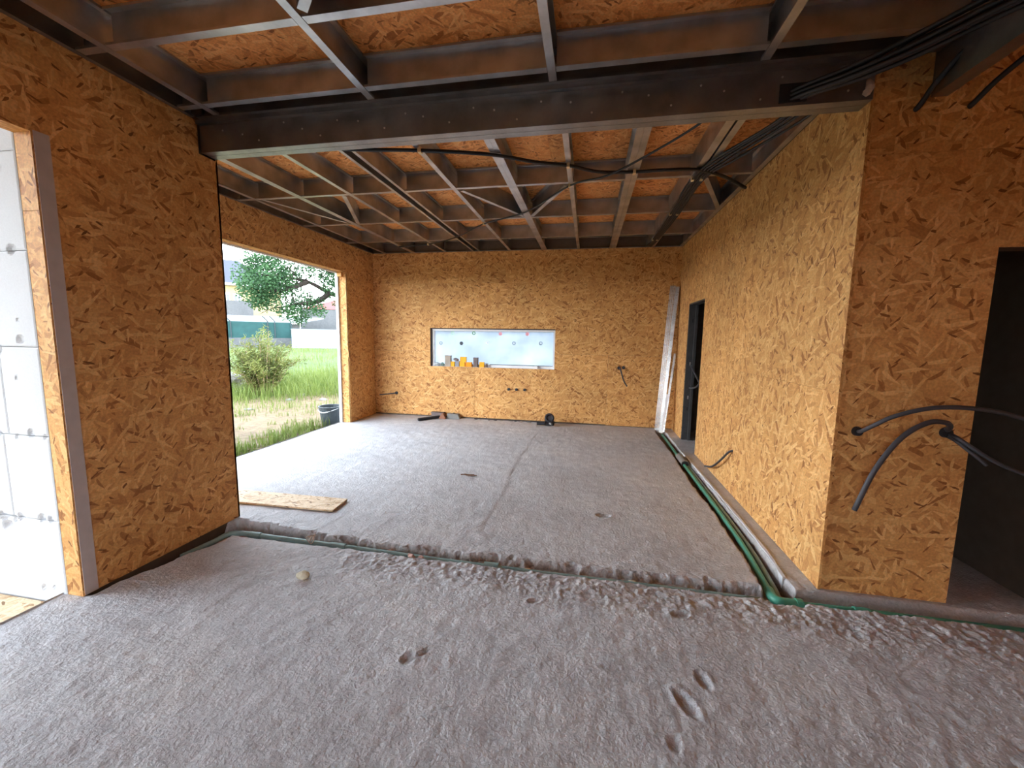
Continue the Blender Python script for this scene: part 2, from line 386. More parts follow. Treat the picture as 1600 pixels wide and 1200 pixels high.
# ================================================================== FLOOR
def floor_height(X, Y):
    Z = fbm(X * 2.2, Y * 2.2) * 0.012 + fbm(X * 14, Y * 14) * 0.007
    near = 1 - sstep(2.4, 3.6, Y)
    Z += fbm(X * 34 + 3, Y * 34, 3) * 0.007 * (0.45 + 0.55 * near)
    soil = np.zeros_like(X)
    # broken lip in front of the cross trench
    lip = sstep(2.08, 2.30, Y + 0.10 * fbm(X * 2, Y * 2)) * (1 - sstep(2.42, 2.50, Y)) * sstep(-2.0, -1.3, X)
    Z += lip * (fbm(X * 9 + 9, Y * 9, 3) * 0.016 + (np.abs(fbm(X * 26 + 4, Y * 26, 4)) - 0.08) * 0.040 + 0.004)
    # chipped edge of the rear slab
    yb = 2.565 + 0.075 * (1 - sstep(-2.6, -1.5, X)) + 0.05 * fbm(X * 1.7, X * 0 + 3, 3) + 0.05 * fbm(X * 8, Y * 8 + 8, 3) + 0.07 * fbm(X * 30, Y * 30, 3)
    yb = np.where(X > 1.32, 2.575 + 0.012 * fbm(X * 7, X * 0 + 3), yb)
    yf = 2.445 + 0.03 * fbm(X * 3.1, X * 0 + 1, 3) + 0.025 * fbm(X * 15, X * 0 + 2, 2) + 0.012 * (1 - sstep(-2.7, -2.1, X))
    depth = 0.095 - 0.05 * sstep(-1.25, -0.7, X) * (1 - sstep(0.55, 1.0, X)) + 0.012 * fbm(X * 8, Y * 8)
    t1 = sstep(yf - 0.012, yf + 0.015, Y) * (1 - sstep(yb - 0.032, yb + 0.028, Y)) * sstep(-2.78, -2.74, X)
    # trench beside the right wall
    xl = 1.132 + 0.05 * fbm(Y * 2.3, Y * 0 + 5, 4) + 0.02 * fbm(Y * 16, Y * 0 + 6, 2) - 0.03 * (1 - sstep(2.5, 3.0, Y)); xr = 1.268 + 0.03 * fbm(Y * 5, Y * 0 + 7, 3)
    t2 = sstep(xl - 0.01, xl + 0.012, X) * (1 - sstep(xr - 0.012, xr + 0.012, X)) * sstep(2.40, 2.46, Y) * (1 - sstep(6.80, 6.9, Y))
    # wedge along the near left wall
    wv = 0.02 + 0.16 * sstep(1.7, 2.45, Y) + 0.05 * fbm(Y * 6, Y * 0 + 4, 3)
    t3 = (1 - sstep(X1 + wv - 0.02, X1 + wv + 0.02, X)) * sstep(1.66, 1.80, Y) * (1 - sstep(2.56, 2.62, Y))
    t = np.maximum(np.maximum(t1, t2), t3)
    dp = np.where(t2 > t1, 0.10, depth)
    Z = Z * (1 - 0.3 * t) - t * dp
    soil = np.clip(t1 * sstep(-1.25, -0.75, X) * (1 - sstep(0.5, 1.0, X)) * (0.6 + 2.0 * fbm(X * 5, Y * 5)), 0, 1)
    soil = np.maximum(soil, 0.75 * t2); soil = np.maximum(soil, 0.4 * t3)
    # groove and level change where two pours meet, threshold groove at the door
    xc = -0.77 + 0.10 * fbm(Y * 1.3, Y * 0 + 11, 4) + 0.10 * (1 - sstep(2.6, 3.0, Y))
    cm = sstep(2.62, 2.8, Y) * (1 - sstep(5.6, 6.6, Y))
    Z += cm * (0.005 * (1 - sstep(-0.03, 0.03, X - xc)) * np.exp(-np.maximum(xc - X, 0) / 0.5) - 0.009 * np.exp(-((X - xc) / 0.015) ** 2) * np.clip(0.15 + 3.0 * fbm(X * 3, Y * 3), 0, 1))
    Z -= 0.012 * np.exp(-((Y - 5.62) / 0.015) ** 2) * sstep(1.24, 1.27, X)
    # footprints and knocks in the set concrete
    for (x, y, a, b, r, d) in ((0.455, 1.625, .072, .030, 2.05, .015), (0.556, 1.765, .052, .027, 1.85, .014), (0.371, 1.44, .034, .024, 1.7, .010), (-0.775, 1.62, .036, .032, 1.2, .014), (-0.725, 1.655, .045, .018, .9, .012),
                               (0.178, 3.39, .06, .035, 0, .018), (-1.55, 3.05, .10, .03, .2, .006), (0.12, 1.75, .02, .012, 0, .010), (-0.25, 2.15, .04, .02, .4, .012), (0.55, 2.20, .05, .03, .3, .016)):
        dx, dy = X - x, Y - y; u = dx * math.cos(r) + dy * math.sin(r); v = -dx * math.sin(r) + dy * math.cos(r)
        q = (u / a) ** 2 + (v / b) ** 2; Z -= d * (1 - sstep(0.35, 1.25, q)); Z += 0.25 * d * np.exp(-((np.sqrt(q) - 1.25) / 0.25) ** 2)
    return Z, soil
def build_floor():
    xs = np.concatenate([np.arange(-4.14, -2.9, 0.03), np.arange(-2.9, 2.7, 0.0095), np.arange(2.7, 4.01, 0.06)])
    ys = np.concatenate([np.arange(-3.0, 0.9, 0.08), np.arange(0.9, 2.08, 0.0125), np.arange(2.08, 2.72, 0.0072), np.arange(2.72, 4, 0.016), np.arange(4, 7.2, 0.028)])
    X, Y = np.meshgrid(xs, ys); Z, S = floor_height(X, Y)
    nx, ny = len(xs), len(ys); co = np.stack([X, Y, Z], -1).reshape(-1, 3)
    I = np.arange(nx * ny).reshape(ny, nx); q = np.stack([I[:-1, :-1], I[:-1, 1:], I[1:, 1:], I[1:, :-1]], -1).reshape(-1, 4)
    cx = co[q].mean(1); keep = ~((cx[:, 0] < -2.90) & (cx[:, 1] < Y2 - 0.01)); q = q[keep]
    used = np.unique(q); rm = -np.ones(nx * ny, int); rm[used] = np.arange(len(used)); q = rm[q]; co = co[used]; S = S.ravel()[used]
    # slab edge towards the openings, closed below
    n0 = len(co); ext = []; ef = []
    def sk(a, b):
        o = n0 + len(ext); ext.extend([(a[0], a[1], 0.01), (b[0], b[1], 0.01), (b[0], b[1], -0.3), (a[0], a[1], -0.3)]); ef.append((o, o + 1, o + 2, o + 3))
    sk((-4.14, Y2), (-4.14, 7.18)); sk((-2.899, -3), (-2.899, Y2))
    co = np.concatenate([co, np.array(ext)]); q = np.concatenate([q, np.array(ef)]); S = np.concatenate([S, np.zeros(len(ext))])
    me = bpy.data.meshes.new('floor'); me.vertices.add(len(co)); me.vertices.foreach_set('co', co.astype('f').ravel())
    me.loops.add(len(q) * 4); me.loops.foreach_set('vertex_index', q.astype('i').ravel())
    me.polygons.add(len(q)); me.polygons.foreach_set('loop_start', np.arange(0, len(q) * 4, 4, dtype='i')); me.polygons.foreach_set('loop_total', np.full(len(q), 4, 'i'))
    me.update(); me.validate()
    a = me.attributes.new('soil', 'FLOAT', 'POINT'); a.data.foreach_set('value', S.astype('f'))
    me.polygons.foreach_set('use_smooth', [True] * len(me.polygons)); me.materials.append(M_FLOOR)
    o = bpy.data.objects.new('floor', me); C.objects.link(o)
    struct(o, 'rough grey concrete floor slab cut by pipe trenches', 'floor')
build_floor()

# ================================================================== WALLS
# --- back wall with the strip window
w = MB()
for r in ((-4.13, -2.85, 0, DECK), (-0.57, 2.75, 0, DECK), (-2.85, -0.57, 0, 0.945), (-2.85, -0.57, 1.642, DECK)): w.box(r[0], r[1], D + T, D + 0.16, r[2] - (0.1 if r[2] == 0 else 0), r[3])
wb = struct(w.build('wall_back', M_CORE), 'strand-board-clad far wall with a strip window', 'wall')
g = 0.0012
b0, b1, zb = 0.945, 1.642, 0.025
panel(wb, [(X2, zb), (-2.01 - g, zb), (-2.01 - g, b0), (-2.85, b0), (-2.85, 1.215 - g), (X2, 1.215 - g)], 'y', D, D + T)
panel(wb, [(-2.01 + g, zb), (.335 - g, zb), (.335 - g, 1.215 - g), (-0.57, 1.215 - g), (-0.57, b0), (-2.01 + g, b0)], 'y', D, D + T)
panel(wb, rect(.335 + g, XR, 0.012, 1.215 - g), 'y', D, D + T)
panel(wb, [(X2, 1.215 + g), (-2.85, 1.215 + g), (-2.85, b1), (-1.25 - g / 2, b1), (-1.25 - g / 2, 2.43), (X2, 2.43)], 'y', D, D + T)
panel(wb, [(-1.25 + g / 2, b1), (-0.57, b1), (-0.57, 1.215 + g), (XR, 1.215 + g), (XR, 2.43), (-1.25 + g / 2, 2.43)], 'y', D, D + T)
panel(wb, rect(X2, -1.46, 2.43 + g, H), 'y', D, D + T); panel(wb, rect(-1.459, XR, 2.43 + g, H), 'y', D, D + T)
# --- right wall with the door to the dark store
w = MB()
for r in ((Y1 + 0.02, 5.55, 0, DECK), (6.38, D + T, 0, DECK), (5.55, 6.38, 2.02, DECK)): w.box(XR + T, XR + 0.13, r[0], r[1], r[2] - (0.1 if r[2] == 0 else 0), r[3])
wr = struct(w.build('wall_right', M_CORE), 'strand-board-clad right wall with a narrow door opening', 'wall')
ya = Y1 - 0.012
for poly in (rect(ya, 5.10, 0.004, 1.208), rect(5.102, 5.55, 0.004, 1.208), rect(6.38, D, 0.004, 1.208), rect(ya, 4.40, 1.2095, 2.43),
             [(4.402, 1.2095), (5.55, 1.2095), (5.55, 2.02), (6.38, 2.02), (6.38, 1.2095), (D, 1.2095), (D, 2.43), (4.402, 2.43)], rect(ya, 4.95, 2.4315, H), rect(4.952, D, 2.4315, H)):
    panel(wr, poly, 'x', XR, XR + T, uvrot=1)
# --- wall facing the camera at the right
w = MB()
for r in ((XR + T, XJ, 0, DECK), (2.60, 4.1, 0, DECK), (XJ, 2.60, HD, DECK)): w.box(r[0], r[1], Y1 + T, Y1 + 0.12, r[2] - (0.1 if r[2] == 0 else 0), r[3])
wf = struct(w.build('wall_right_front', M_CORE), 'dark strand-board wall facing the camera beside the passage', 'wall')
panel(wf, [(XR + T, 0.002), (XJ, 0.002), (XJ, HD), (2.665, HD), (2.665, 2.5), (XR + T, 2.5)], 'y', Y1, Y1 + T)
panel(wf, rect(XR + T, 3.3, 2.5015, DECK - 0.01), 'y', Y1, Y1 + T)
panel(wf, rect(2.665, 4.0, 0.002, 2.5), 'y', Y1, Y1 + T)
# --- near left wall (door opening towards the camera)
w = MB()
w.box(X1 - 0.11, X1 - T, YJ + T, Y2, -0.12, DECK).box(X1 - 0.11, X1 - T, 0.2, YJ + T, 2.495, DECK).box(X1 - 0.11, X1 - T, -3.0, 0.2, -0.12, DECK)
wl = struct(w.build('wall_left_near', M_CORE), 'near left strand-board wall beside the outer doorway', 'wall')
panel(wl, rect(YJ, Y2, 0.004, 1.215), 'x', X1 - T, X1)
panel(wl, [(YJ, 1.2165), (Y2, 1.2165), (Y2, 2.755), (2.57, 2.755), (2.57, H), (0.2, H), (0.2, 2.48), (YJ, 2.48)], 'x', X1 - T, X1)
panel(wl, rect(-3.0, 0.199, 2.48, H), 'x', X1 - T, X1); panel(wl, rect(-3.0, 0.2, 0.004, 2.479), 'x', X1 - T, X1)
panel(wl, rect(X1 - 0.11, X1 - 0.001, 0.0, 2.10), 'y', YJ - 0.004, YJ + T - 0.001, name='jamb_board', uvrot=1); panel(wl, rect(X1 - 0.11, X1 - 0.001, 2.102, 2.48), 'y', YJ - 0.004, YJ + T - 0.001, name='jamb_board', uvrot=1)
panel(wl, rect(X1 - 0.11, X1 - 0.001, 0.2, YJ), 'z', 2.4795, 2.494, name='lintel_board', uvrot=1)
MB().box(X1, X1 + 0.003, YJ + 0.004, YJ + 0.068, 0.004, 2.488).build('sealing_tape', M_TAPE, wl)
struct(MB().box(-4.36, -4.26, -3.3, 0.5, -0.2, DECK + 0.02).build('wall_light_block', M_EPS), 'unseen white wall added to block daylight outside the near doorway', 'wall')  # unseen wall, added to cut daylight on the foam boards and near floor
# return wall inside the far room behind the near left wall
w = MB().box(-4.06, X1 - T, Y2 - 0.09, Y2 - T, -0.1, DECK); wq = struct(w.build('wall_left_return', M_CORE), 'short return wall behind the near left wall', 'wall')
panel(wq, rect(X2, X1, 0.004, 1.215), 'y', Y2 - T, Y2); panel(wq, rect(X2, X1, 1.2165, H), 'y', Y2 - T, Y2)
# --- white insulated outer wall seen through the near doorway
we = struct(MB().box(-4.10, X1 - 0.112, YJ + 0.05, 2.6, -0.2, DECK).build('wall_left_outer', M_CORE), 'white foam-insulated outer wall seen through the near left doorway', 'wall')
DENTS = [(-2.992, 1.447, .028, .016), (-3.155, 1.393, .03, .016), (-2.997, .932, .026, .016), (-3.234, .918, .028, .016), (-3.10, .91, .016, .01), (-2.895, .917, .016, .01), (-3.25, .40, .05, .02), (-3.29, .43, .03, .018), (-3.20, .41, .035, .018), (-3.15, .435, .028, .016), (-3.27, .37, .03, .02), (-2.99, .445, .028, .02), (-2.93, .445, .022, .016),
         (-3.035, .02, .026, .016), (-2.96, .03, .016, .01), (-2.975, 1.915, .03, .018), (-3.05, 1.24, .012, .008), (-2.995, 2.32, .026, .016), (-3.4, 1.9, .03, .016), (-2.99, 1.55, .012, .006)]
def foam_board(x0, x1, z0, z1):
    nx = max(2, int((x1 - x0) / 0.008)); nz = max(2, int((z1 - z0) / 0.008))
    xs, zs = np.linspace(x0, x1, nx), np.linspace(z0, z1, nz); X, Zc = np.meshgrid(xs, zs); Y = np.full_like(X, YJ - 0.008)
    for (a, b, r, d) in DENTS:
        rr = np.sqrt((X - a) ** 2 + (Zc - b) ** 2) / (r * (1 + 0.5 * fbm(X * 40, Zc * 40, 2))); Y += 0.75 * d * (1 - sstep(0.5, 1.05, rr))
    ed = np.minimum(np.minimum(X - x0, x1 - X), np.minimum(Zc - z0, z1 - Zc)); Y += 0.003 * (1 - sstep(0, 0.004, ed))
    m = MB(); m.v = [tuple(p) for p in np.stack([X, Y, Zc], -1).reshape(-1, 3)]
    m.f = [(j * nx + i, j * nx + i + 1, (j + 1) * nx + i + 1, (j + 1) * nx + i) for j in range(nz - 1) for i in range(nx - 1)]
    yb = YJ + 0.05; o = len(m.v); m.v += [(x0, yb, z0), (x1, yb, z0), (x1, yb, z1), (x0, yb, z1)]
    c = [0, nx - 1, nz * nx - 1, (nz - 1) * nx]
    for i in range(4): m.f.append((c[i], o + i, o + (i + 1) % 4, c[(i + 1) % 4]))
    return m.build('foam_board', M_EPS, we, recalc=False)
for i, (za, zc) in enumerate(((-.09, .432), (.435, .917), (.92, 1.405), (1.408, 1.905), (1.908, 2.395), (2.398, 2.9))):
    xv = (-3.62, -3.20, -3.155, -3.5, -3.13, -3.6)[i]; foam_board(xv + 0.001, X1 - 0.112, za, zc); foam_board(-4.10, xv - 0.001, za, zc)
# --- far left wall with the wide opening to the garden
w = MB()
w.box(-4.10, X2 - T, YO + T, D + T, -0.1, DECK).box(-4.10, X2 - T, Y2, 2.95, -0.1, DECK).box(-4.10, X2 - T, 2.95, YO + T, 2.53, DECK)
wg = struct(w.build('wall_left', M_CORE), 'far left strand-board wall around the wide garden opening', 'wall')
panel(wg, rect(YO + 0.045, D, 0.004, 1.215), 'x', X2 - T, X2); panel(wg, rect(YO, D, 1.2165, 2.43), 'x', X2 - T, X2)
panel(wg, rect(YO, YO + 0.043, 0.004, 1.12), 'x', X2 - T, X2 + 0.004, name='jamb_strip', uvrot=1)
panel(wg, [(Y2, 2.517), (YO, 2.517), (YO, 2.4315), (D, 2.4315), (D, H), (Y2, H)], 'x', X2 - T, X2)
panel(wg, rect(-4.10, X2 - 0.001, 0.0, 2.517), 'y', YO, YO + T, name='jamb_board', uvrot=1)
panel(wg, rect(-4.10, X2 - 0.001, 2.95, YO), 'z', 2.517, 2.531, name='lintel_board', uvrot=1)
MB().box(-4.15, -4.10, YO - 0.03, D + 0.2, -0.15, 2.56).build('foam_board', M_EPS, wg); MB().box(-4.15, -4.10, 2.7, YO - 0.031, 2.50, 3.1).build('foam_board', M_EPS, wg)
MB().box(-4.15, -4.10, YO - 0.031, D + 0.2, 2.561, 3.1).build('foam_board', M_EPS, wg); MB().box(-4.15, -4.10, 2.6, 2.95, -0.15, 2.499).build('foam_board', M_EPS, wg)
MB().box(-4.098, -4.02, YO - 0.05, YO - 0.001, 2.44, 2.516).build('corner_block', M_OSB, wg)
# batten in the far left corner
struct(MB().box(X2, X2 + 0.012, 6.955, 6.99, 0.01, 2.28).build('trim_1', M_OSB, uvrot=1), 'thin vertical board strip near the far left corner', 'trim')
# --- walls outside the picture that close the building
w = MB().box(4.0, 4.12, -3.0, Y1 + 0.1, -0.1, DECK); struct(w.build('wall_near_right', M_OSBD), 'wall right of the camera', 'wall')
w = MB().box(X1 - 0.11, -1.9, -3.1, -3.0, -0.1, DECK).box(-0.9, 4.12, -3.1, -3.0, -0.1, DECK).box(-1.9, -0.9, -3.1, -3.0, 2.2, DECK); struct(w.build('wall_rear', M_OSBD), 'wall behind the camera with an opening added to let light in', 'wall')  # the gap in this unseen wall is added to brighten the near room
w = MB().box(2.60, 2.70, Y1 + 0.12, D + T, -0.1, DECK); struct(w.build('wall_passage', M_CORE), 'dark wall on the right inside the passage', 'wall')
# steel stud lining of the doors
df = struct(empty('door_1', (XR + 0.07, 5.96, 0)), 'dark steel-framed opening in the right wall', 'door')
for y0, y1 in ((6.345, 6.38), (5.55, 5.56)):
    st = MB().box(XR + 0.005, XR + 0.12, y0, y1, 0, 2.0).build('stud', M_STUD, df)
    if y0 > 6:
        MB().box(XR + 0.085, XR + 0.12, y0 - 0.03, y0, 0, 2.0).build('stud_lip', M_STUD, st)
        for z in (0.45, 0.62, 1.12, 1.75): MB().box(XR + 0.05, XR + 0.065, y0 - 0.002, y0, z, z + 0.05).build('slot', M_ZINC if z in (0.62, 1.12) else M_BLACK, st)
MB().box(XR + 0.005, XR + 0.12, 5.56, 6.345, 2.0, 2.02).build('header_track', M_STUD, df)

# ================================================================== WINDOW
wi = struct(empty('window_1', (-1.71, D + 0.12, 0.945)), 'long low strip window with milky pane in the far wall', 'window')
WX0, WX1, WZ0, WZ1 = -2.85, -0.57, 0.945, 1.642
MB().box(WX0, WX1, D + 0.02, D + 0.17, WZ1 - 0.018, WZ1).build('top_reveal', M_DARK, wi)
MB().box(WX0, WX0 + 0.02, D + 0.02, D + 0.17, WZ0, WZ1 - 0.018).build('side_reveal', M_DARK, wi)
for (a, b, c, d_) in ((WX0 + 0.02, WX0 + 0.055, WZ0, WZ1 - 0.018), (WX1 - 0.03, WX1, WZ0, WZ1 - 0.018), (WX0 + 0.055, WX1 - 0.03, WZ1 - 0.05, WZ1 - 0.018)):
    MB().box(a, b, D + 0.05, D + 0.14, c, d_).build('frame_bar', M_PVC, wi)
MB().box(WX0 + 0.02, WX1, D + 0.016, D + 0.17, WZ0 - 0.012, WZ0 + 0.002).build('sill', M_PVC, wi)
MB().box(WX0 + 0.055, WX1 - 0.03, D + 0.10, D + 0.14, WZ0 + 0.002, WZ0 + 0.045).build('bottom_bar', M_PVC, wi)
MB().box(-1.75, WX1 - 0.04, D + 0.095, D + 0.10, WZ0 + 0.046, WZ0 + 0.056).build('gasket', M_BLACK, wi)
MB().box(-0.93, -0.87, D + 0.02, D + 0.09, WZ0 + 0.002, WZ0 + 0.05).build('packing_block', M_PVC, wi)
pn = MB().box(WX0 + 0.05, WX1 - 0.025, D + 0.118, D + 0.126, WZ0 + 0.04, WZ1 - 0.045).build('pane', M_PANE, wi)
def mk(n, c): return plain(n, srgb(*c), 0.6, var=0.1, scale=50)
MS = dict(pg=mk('pale_green_mark', (168, 206, 176)), g=mk('green_mark', (96, 146, 92)), p=mk('pink_mark', (244, 176, 188)), gr=mk('grey_mark', (140, 152, 160)), d=mk('dark_grey_mark', (78, 84, 92)), w=mk('white_mark', (240, 246, 250)))
for i, (u, v, m, ring) in enumerate(((707.4, 520.6, 'pg', 1), (740.4, 520.6, 'g', 1), (782, 521.7, 'p', 0), (824, 522, 'p', 0), (689, 536, 'gr', 1), (721, 536.4, 'd', 0), (761.8, 535.5, 'w', 1), (803, 536.4, 'gr', 1), (845, 536.4, 'gr', 1))):
    d = R_ * ((u - 800) / F_PX) - U_ * ((v - 600) / F_PX) + F_; p = CAM + d * ((D + 0.117) / d.y)
    mb = MB(); n = 20; r0, r1 = (0.018 if ring else 0.0001), 0.033
    vs = []
    for k in range(n):
        a = 2 * math.pi * k / n; ca, sa = math.cos(a), math.sin(a)
        vs += [(p.x + r0 * ca, p.y, p.z + r0 * sa), (p.x + r1 * ca, p.y, p.z + r1 * sa), (p.x + r0 * ca, p.y - 0.004, p.z + r0 * sa), (p.x + r1 * ca, p.y - 0.004, p.z + r1 * sa)]
    fs = []
    for k in range(n):
        j = (k + 1) % n; fs += [(4 * k + 2, 4 * k + 3, 4 * j + 3, 4 * j + 2), (4 * k + 1, 4 * j + 1, 4 * j + 3, 4 * k + 3), (4 * k, 4 * k + 2, 4 * j + 2, 4 * j), (4 * k, 4 * j, 4 * j + 1, 4 * k + 1)]
    mb.add(vs, fs).build('round_mark', MS[m], pn)

# ================================================================== ROOF DECK + STEEL FRAME
ce = struct(MB().box(-4.75, 4.3, -3.3, 7.4, DECK + 0.02, DECK + 0.10).build('ceiling', M_ROOF), 'roof deck of strand boards above the steel joists', 'ceiling')  # left overhang, out of view, widened to cut sky light at the garden opening
ys = [-3.0 + 1.25 * i for i in range(9)]
for i in range(8):
    y0, y1 = ys[i] - 0.75 * 0, min(ys[i + 1], 7.19)
    off = -4.15 if i % 2 == 0 else -5.4
    x = off
    while x < 4.1:
        a, b = max(x, -4.15), min(x + 2.5, 4.1)
        if b - a > 0.05: panel(ce, rect(a + 0.001, b - 0.001, y0 + 0.001, y1 - 0.001), 'z', DECK, DECK + 0.018, M_OSBD, 'deck_board')
        x += 2.5
HJ = DECK - H - 0.001
def cprof(w, h, t=0.003, lip=0.013): return [(0, 0), (w, 0), (w, lip), (w - t, lip), (w - t, t), (t, t), (t, h - t), (w - t, h - t), (w - t, h - lip), (w, h - lip), (w, h), (0, h)]
def joist(par, x, y0, y1, d=1, w=0.045, z=H, h=HJ, name='joist', mat=None):      # web at x, flanges towards d
    return MB().prism([(x + d * a, z + b) for a, b in cprof(w, h)], 'y', y0, y1).build(name, mat or M_STEEL, par)
def block(par, y, x0, x1, w=0.045, z=H + 0.001, h=HJ - 0.002, name='blocking'):            # web at y, flanges towards the camera
    return MB().prism([(y - a, z + b) for a, b in cprof(w, h)], 'x', x0, x1).build(name, M_STEEL, par)
def brace(par, p, q, w=0.045, h=0.12, z=H):
    a, b = Vector((p[0], p[1], 0)), Vector((q[0], q[1], 0)); t = (b - a).normalized(); n = Vector((-t.y, t.x, 0)); m = MB(); pr = cprof(w, HJ - 0.004); k = len(pr)
    vs = [tuple(e + n * (s - w / 2) + Vector((0, 0, z + 0.002 + hh))) for e in (a, b) for s, hh in pr]
    m.add(vs, [tuple(range(k))[::-1], tuple(range(k, 2 * k))] + [(i, (i + 1) % k, k + (i + 1) % k, k + i) for i in range(k)])
    return m.build('brace', M_STEEL, par)
rf = tag(empty('roof_frame', (-1.27, 4.88, H)), 'dark steel joist grid over the far room, beyond the deep beam', 'roof frame')
YB0, YB1 = 2.715, 7.03
far = [(-3.725, 1, .045), (-3.185, 1, .045), (-3.138, 1, .022), (-2.565, 1, .045), (-2.045, 1, .03), (-1.945, 1, .03), (-1.41, 1, .045), (-0.835, 1, .042), (-0.792, 1, .042), (-0.245, 1, .045), (.33, -1, .05), (.332, 1, .05), (.86, 1, .06), (.985, -1, .05), (1.415, -1, .045)]
for x, d, wd in far: joist(rf, x, YB0, YB1, d, wd)
MB().prism([(X2 + 0.002 + a, H + b) for a, b in cprof(0.03, HJ)], 'y', YB0, YB1).build('rim_channel', M_BEAM, rf)
MB().prism([(YB1 + 0.04 - a, H + b) for a, b in cprof(0.036, HJ)], 'x', X2 + 0.04, XR).build('rim_channel', M_BEAM, rf)
edges = [(X2 + 0.035, -3.728), (-3.677, -3.188), (-3.112, -2.568), (-2.517, -2.048), (-1.912, -1.413), (-1.363, -0.838), (-0.747, -0.248), (-0.198, .278), (.384, .857), (.988, 1.368)]
for y in (4.125, 5.20, 6.22):
    for a, b in edges: block(rf, y, a, b)
for p, q in (((-3.63, 4.13), (-3.22, 5.12)), ((-2.64, 4.14), (-3.09, 5.15)), ((-1.33, 4.17), (-0.84, 5.13)), ((-0.27, 4.17), (-0.74, 5.13)), ((1.0, 4.17), (1.39, 5.13))): brace(rf, p, q)
# doubling plates behind the crossings
rn = tag(empty('roof_frame', (-0.5, 0.5, H)), 'dark steel joist grid overhead, nearest the camera before the deep beam', 'roof frame')
near = [(-2.575, 1), (-1.425, 1), (-0.28, 1), (.885, -1)]
for x, d in near: joist(rn, x, -2.9, 2.527, d)
MB().prism([(X1 + 0.002 + a, H + b) for a, b in cprof(0.03, HJ)], 'y', -2.9, 2.527).build('rim_channel', M_BEAM, rn)
ne = [(X1 + 0.036, -2.578), (-2.527, -1.428), (-1.377, -0.283), (-0.232, .837), (.888, 1.70)]
for y in (1.905, 2.447, 0.75, -0.4, -1.55):
    for a, b in ne: block(rn, y, a, b)
brace(rn, (-1.35, 1.83), (-0.7, 1.25))
MB().prism([(2.60 - a, H + b) for a, b in cprof(0.07, HJ)], 'x', X1 + 0.04, 1.70).build('rim_channel', M_BEAM, rn)
for x in (1.98, 2.9): joist(rn, x, -2.9, 2.615, -1)
for y in (1.905, 0.75, -0.4): block(rn, y, 1.79, 1.93); block(rn, y, 1.99, 2.84)

bm_ = tag(empty('steel_beam', (-0.67, 2.645, 2.765)), 'deep dark steel beam spanning the room above the trench', 'beam')
BZ0, BZ1 = 2.765, 2.945
MB().prism([(2.585 + a, BZ0 + b) for a, b in cprof(0.056, BZ1 - BZ0, 0.004)], 'x', X1 + 0.004, XR - 0.006).build('channel', M_BEAM, bm_)
MB().prism([(2.70 - a, BZ0 + b) for a, b in cprof(0.056, BZ1 - BZ0, 0.004)], 'x', X1 + 0.004, XR - 0.006).build('channel', M_BEAM, bm_)
MB().prism([(2.555, BZ1 + 0.001), (2.708, BZ1 + 0.001), (2.708, BZ1 + 0.014), (2.575, BZ1 + 0.014), (2.575, BZ1 + 0.027), (2.555, BZ1 + 0.027)], 'x', X1 + 0.004, XR - 0.006).build('top_track', M_BEAM, bm_)
sc0 = MB().tube([(0, 0, 0), (0, -0.004, 0)], 0.006, 6).build('screw', M_ZINC, None)
rr = random.Random(4); first = True
for i in range(27):
    x = -2.55 + 0.148 * i + rr.uniform(-.03, .03); z = (2.905, 2.868, 2.815)[i % 3] + rr.uniform(-.012, .012)
    if first: sc0.location = (x, 2.584, z); attach(sc0, bm_); first = False
    else: dup(sc0, (x, 2.584, z), bm_)
yb_ = tag(MB().prism([(1.70 + a, 2.77 + b) for a, b in cprof(0.075, DECK - 2.772, 0.004, 0.016)], 'y', -2.9, Y1 - 0.002).build('steel_beam', M_BEAM), 'dark steel beam running towards the camera, upper right by the cable bundle', 'beam')
tag(MB().tube(smoothpath([(XR - 0.05, 2.583, 2.785), (XR - 0.03, 2.575, 2.82), (XR - 0.04, 2.58, 2.86)], 3), [.012, .02, .017, .022, .018, .014, .008], 7).build('insulation_tuft', M_WOOL, smooth=True), 'small tuft of mineral wool at the right end of the deep beam', 'insulation')

# ================================================================== CABLES
def cable(name, pts, r, mat, label, cat='cable', group=None, k=6, clips=(), n=8):
    sp = smoothpath(pts, k); o = MB().tube(sp, r, n).build(name, mat, smooth=True); tag(o, label, cat, group)
    for c in clips:
        MB().box(c[0] - 0.012, c[0] + 0.012, c[1] - r - 0.008, c[1] + r + 0.008, c[2] - r - 0.005, c[2] + r + 0.008).build('cable_clip', M_CLIP, o)
    return o
ZC = H - 0.016
cable('conduit', [(-2.2, 2.95, ZC), (-1.92, 3.10, ZC), (-1.37, 3.205, ZC), (-0.83, 3.36, ZC), (-.49, 3.53, ZC - .01), (-.225, 3.66, ZC), (.03, 3.80, ZC - .012), (.34, 3.88, ZC), (.6, 3.85, ZC - .01), (.88, 3.915, ZC), (1.135, 4.09, ZC - .005), (1.405, 4.36, ZC - .02)], 0.015, M_CABLE,
      'thick black conduit slung across the far joists from left to right', 'conduit', clips=[(-1.37, 3.205, ZC), (-.225, 3.66, ZC), (.34, 3.88, ZC)])
cable('cable', [(.72, 3.0, ZC), (.664, 3.16, ZC), (.425, 3.50, ZC - .012), (.11, 3.815, ZC - .042), (-.235, 4.13, ZC), (-.78, 4.89, ZC), (-1.39, 5.28, ZC - .01), (-1.98, 5.95, ZC), (-2.59, 6.35, ZC), (-3.15, 6.47, ZC)], 0.009, M_CABLE,
      'thin dark cable running diagonally under the far joists', 'cable', clips=[(-.235, 4.13, ZC), (-1.39, 5.28, ZC - .01), (-2.59, 6.35, ZC)])
